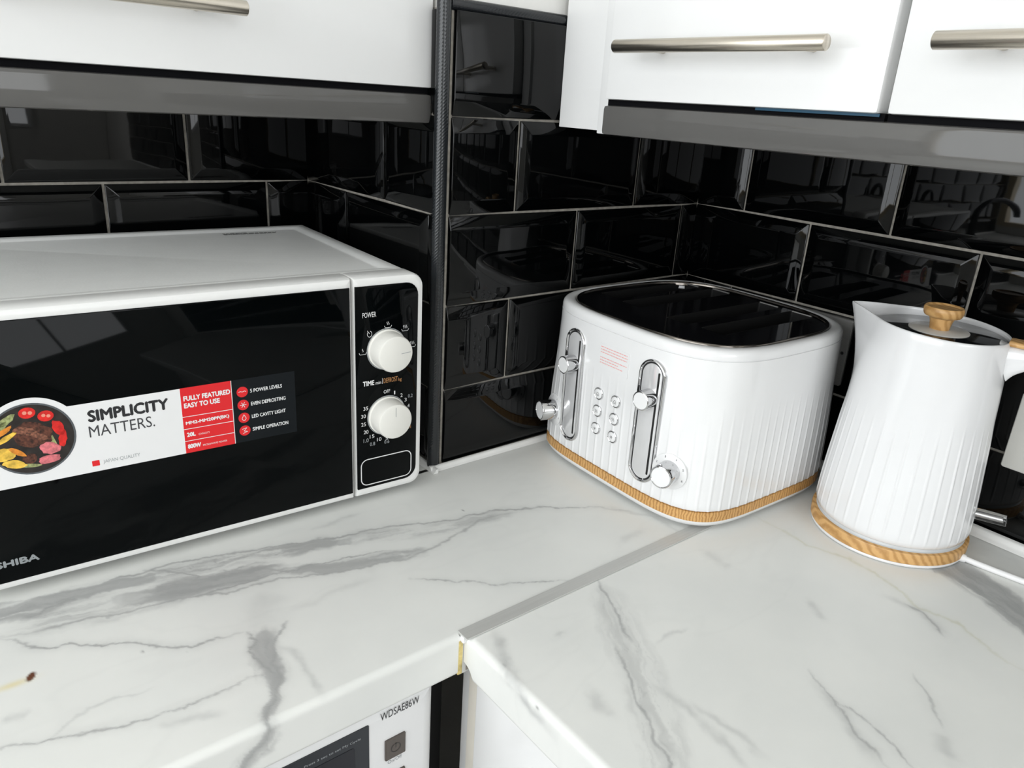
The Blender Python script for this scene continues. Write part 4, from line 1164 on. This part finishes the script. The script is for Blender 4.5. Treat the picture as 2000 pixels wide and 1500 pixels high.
# handle opposite the spout
hd = Vector((0.20, -0.98, 0)).normalized(); hs = Vector((0, 0, 1)).cross(hd)


def handle_loft(spine, half, width, material, name, parent, n=16):
    v, f = [], []
    for i, ((r, z), hh) in enumerate(zip(spine, half)):
        a = spine[max(i - 1, 0)]; b = spine[min(i + 1, len(spine) - 1)]
        tr, tz = b[0] - a[0], b[1] - a[1]; l = math.hypot(tr, tz); nr, nz = -tz / l, tr / l
        w = width[i] if isinstance(width, (list, tuple)) else width
        for k in range(n):
            q = 2 * math.pi * k / n; c, s = math.cos(q), math.sin(q)
            cc = math.copysign(abs(c) ** 0.55, c); ss = math.copysign(abs(s) ** 0.55, s)
            p = hd * (r + nr * hh * ss) + hs * (w * cc); v.append((p.x, p.y, z + nz * hh * ss))
    m = len(spine)
    for i in range(m - 1):
        for k in range(n):
            q = (k + 1) % n; f.append((i * n + k, i * n + q, (i + 1) * n + q, (i + 1) * n + k))
    f.append(tuple(range(n - 1, -1, -1))); f.append(tuple((m - 1) * n + k for k in range(n)))
    return link(name, fix(raw(v, f)), material, parent, 50)


spn = [tuple(p)[:2] for p in smoothpath([(0.0625, 0.2190, 0), (0.075, 0.2235, 0), (0.092, 0.2270, 0), (0.112, 0.2255, 0), (0.127, 0.2150, 0), (0.1335, 0.190, 0), (0.1310, 0.150, 0), (0.1250, 0.105, 0), (0.1200, 0.080, 0)], 5)]
tt = np.linspace(0, 1, len(spn))
hh = [float(np.interp(t_, [0, 0.08, 0.2, 0.35, 0.5, 0.9, 1], [0.0205, 0.0150, 0.0098, 0.0085, 0.0085, 0.0075, 0.004])) for t_ in tt]
hn = handle_loft(spn, hh, 0.0115, M_KWHITE, 'handle', kettle)
wsp = [tuple(p)[:2] for p in smoothpath([(0.0635, 0.2385, 0), (0.080, 0.2385, 0), (0.100, 0.2385, 0), (0.118, 0.2355, 0), (0.134, 0.2260, 0), (0.143, 0.208, 0), (0.1445, 0.185, 0)], 5)]
handle_loft(wsp, [0.0030] * len(wsp), 0.0112, M_WOOD_K, 'handle_wood', kettle)
# switch lever low on the handle side
ld = Vector((0.22, -0.97, 0)).normalized()
p0, p1 = ld * 0.0745, ld * 0.1065
sw = link('switch_lever', tubemesh([(p0.x, p0.y, 0.0520), (p1.x * 0.995, p1.y * 0.995, 0.0545), (p1.x, p1.y, 0.0546)], [0.0062, 0.0062, 0.0056], 20), M_ACRYL, kettle, 50)
link('lever_core', tubemesh([(p0.x, p0.y, 0.0520), (p1.x * 0.97, p1.y * 0.97, 0.0543)], 0.0022, 10), mat('pale_metal_core', (0.65, 0.65, 0.65), rough=0.25, metal=0.7), sw, 50)
g0 = hd * 0.0790
link('cable_gland', tubemesh([(-0.0016 + 0.004, -0.0765, 0.0048), (0.0050, -0.0840, 0.0045)], [0.0050, 0.0042], 14), M_CABLE, kettle, 50)
cab = smoothpath([(0.0050, -0.0838, 0.0044), (0.0085, -0.100, 0.0034), (0.0145, -0.137, 0.0034), (0.030, -0.22, 0.0034), (0.055, -0.32, 0.0034), (0.062, -0.42, 0.0034), (0.060, -0.50, 0.0045), (0.059, -0.62, 0.0040), (0.058, -0.75, 0.0040)], 8)
link('cable', tubemesh(cab, 0.0032, 12), M_CABLE, kettle, 60)

# ------------------------------------------------------------------ kitchen tap, seen mirrored in the tiles
tap = thing('kitchen_tap', (-1.15, 0.22, 0), 0, 'gooseneck kitchen tap coloured as a backlit silhouette, mirrored in the tiles above the kettle', 'tap')
M_TAP = mat('backlit_tap_metal', (0.05, 0.05, 0.055), rough=0.2, metal=0.8)  # near-black colour carries the shade of a chrome tap seen against the window
lathe('tap_base', [(0.028, 0.0003), (0.028, 0.006), (0.022, 0.012), (0.020, 0.055), (0.015, 0.060)], M_TAP, tap, (0, 0), 28)
tube('spout', smoothpath([(0, 0, 0.058), (0, 0, 0.15), (-0.012, -0.003, 0.195), (-0.055, -0.015, 0.236), (-0.12, -0.03, 0.250), (-0.19, -0.045, 0.238), (-0.24, -0.06, 0.205), (-0.255, -0.063, 0.160)], 6), 0.0125, M_TAP, tap, 14)
tube('tap_lever', [(0.018, 0, 0.040), (0.040, 0, 0.045), (0.075, 0, 0.070)], [0.007, 0.006, 0.0045], M_TAP, tap, 10)

# ------------------------------------------------------------------ wall sockets
def socket(y0, y1, z0, z1, pm, label):
    """double socket on the right-hand wall; y0 > y1"""
    xw = L1 - TH - 0.0004
    oy = (y0 + y1) / 2
    t = thing('wall_socket', (xw, oy, z0), 0, label, 'socket', 'double wall sockets')
    FM = lambda a, b, h: (-h, -a, b)       # a to the viewer's right
    w = y0 - y1; hgt = z1 - z0
    lofted('gasket', rrect(-w / 2 + 0.001, w / 2 - 0.001, 0.001, hgt - 0.001, 0.003), [(0, 0.0003), (0, 0.0048)], FM, M_RUBBER, t, True)
    lofted('plate', rrect(-w / 2, w / 2, 0, hgt, 0.003), [(0, 0.0048), (0, 0.0075), (-0.0008, 0.0085)], FM, pm, t, True)
    for s in (-1, 1):
        c = s * w * 0.25
        rk = lofted('rocker_switch', rrect(c - s * 0.012 - 0.006, c - s * 0.012 + 0.006, hgt - 0.030, hgt - 0.008, 0.0015), [(0, 0.0085), (-0.0006, 0.0108)], FM, M_PWHITE, t)
        for hx, hz, ww, hh_ in ((0, 0.046, 0.0035, 0.008), (-0.011, 0.026, 0.0065, 0.0035), (0.011, 0.026, 0.0065, 0.0035)):
            lofted('pin_hole', rrect(c + hx - ww / 2, c + hx + ww / 2, hz - hh_ / 2, hz + hh_ / 2, 0.0004, 2), [(0, 0.0084), (0, 0.00875)], FM, M_RUBBER, t)
        if pm is M_STEEL: lofted('screw', circ(s * w * 0.46, hgt * 0.5, 0.0022, 16), [(0, 0.0084), (-0.0005, 0.0092)], FM, M_RUBBER, t)
    return t


socket(-0.1250, -0.2715, 0.1170, 0.2030, M_STEEL, 'brushed steel double socket behind the toaster, mostly hidden by it')
socket(-0.4655, -0.6120, 0.0900, 0.1760, M_PLATE, 'pale grey double socket behind the kettle handle at picture edge')
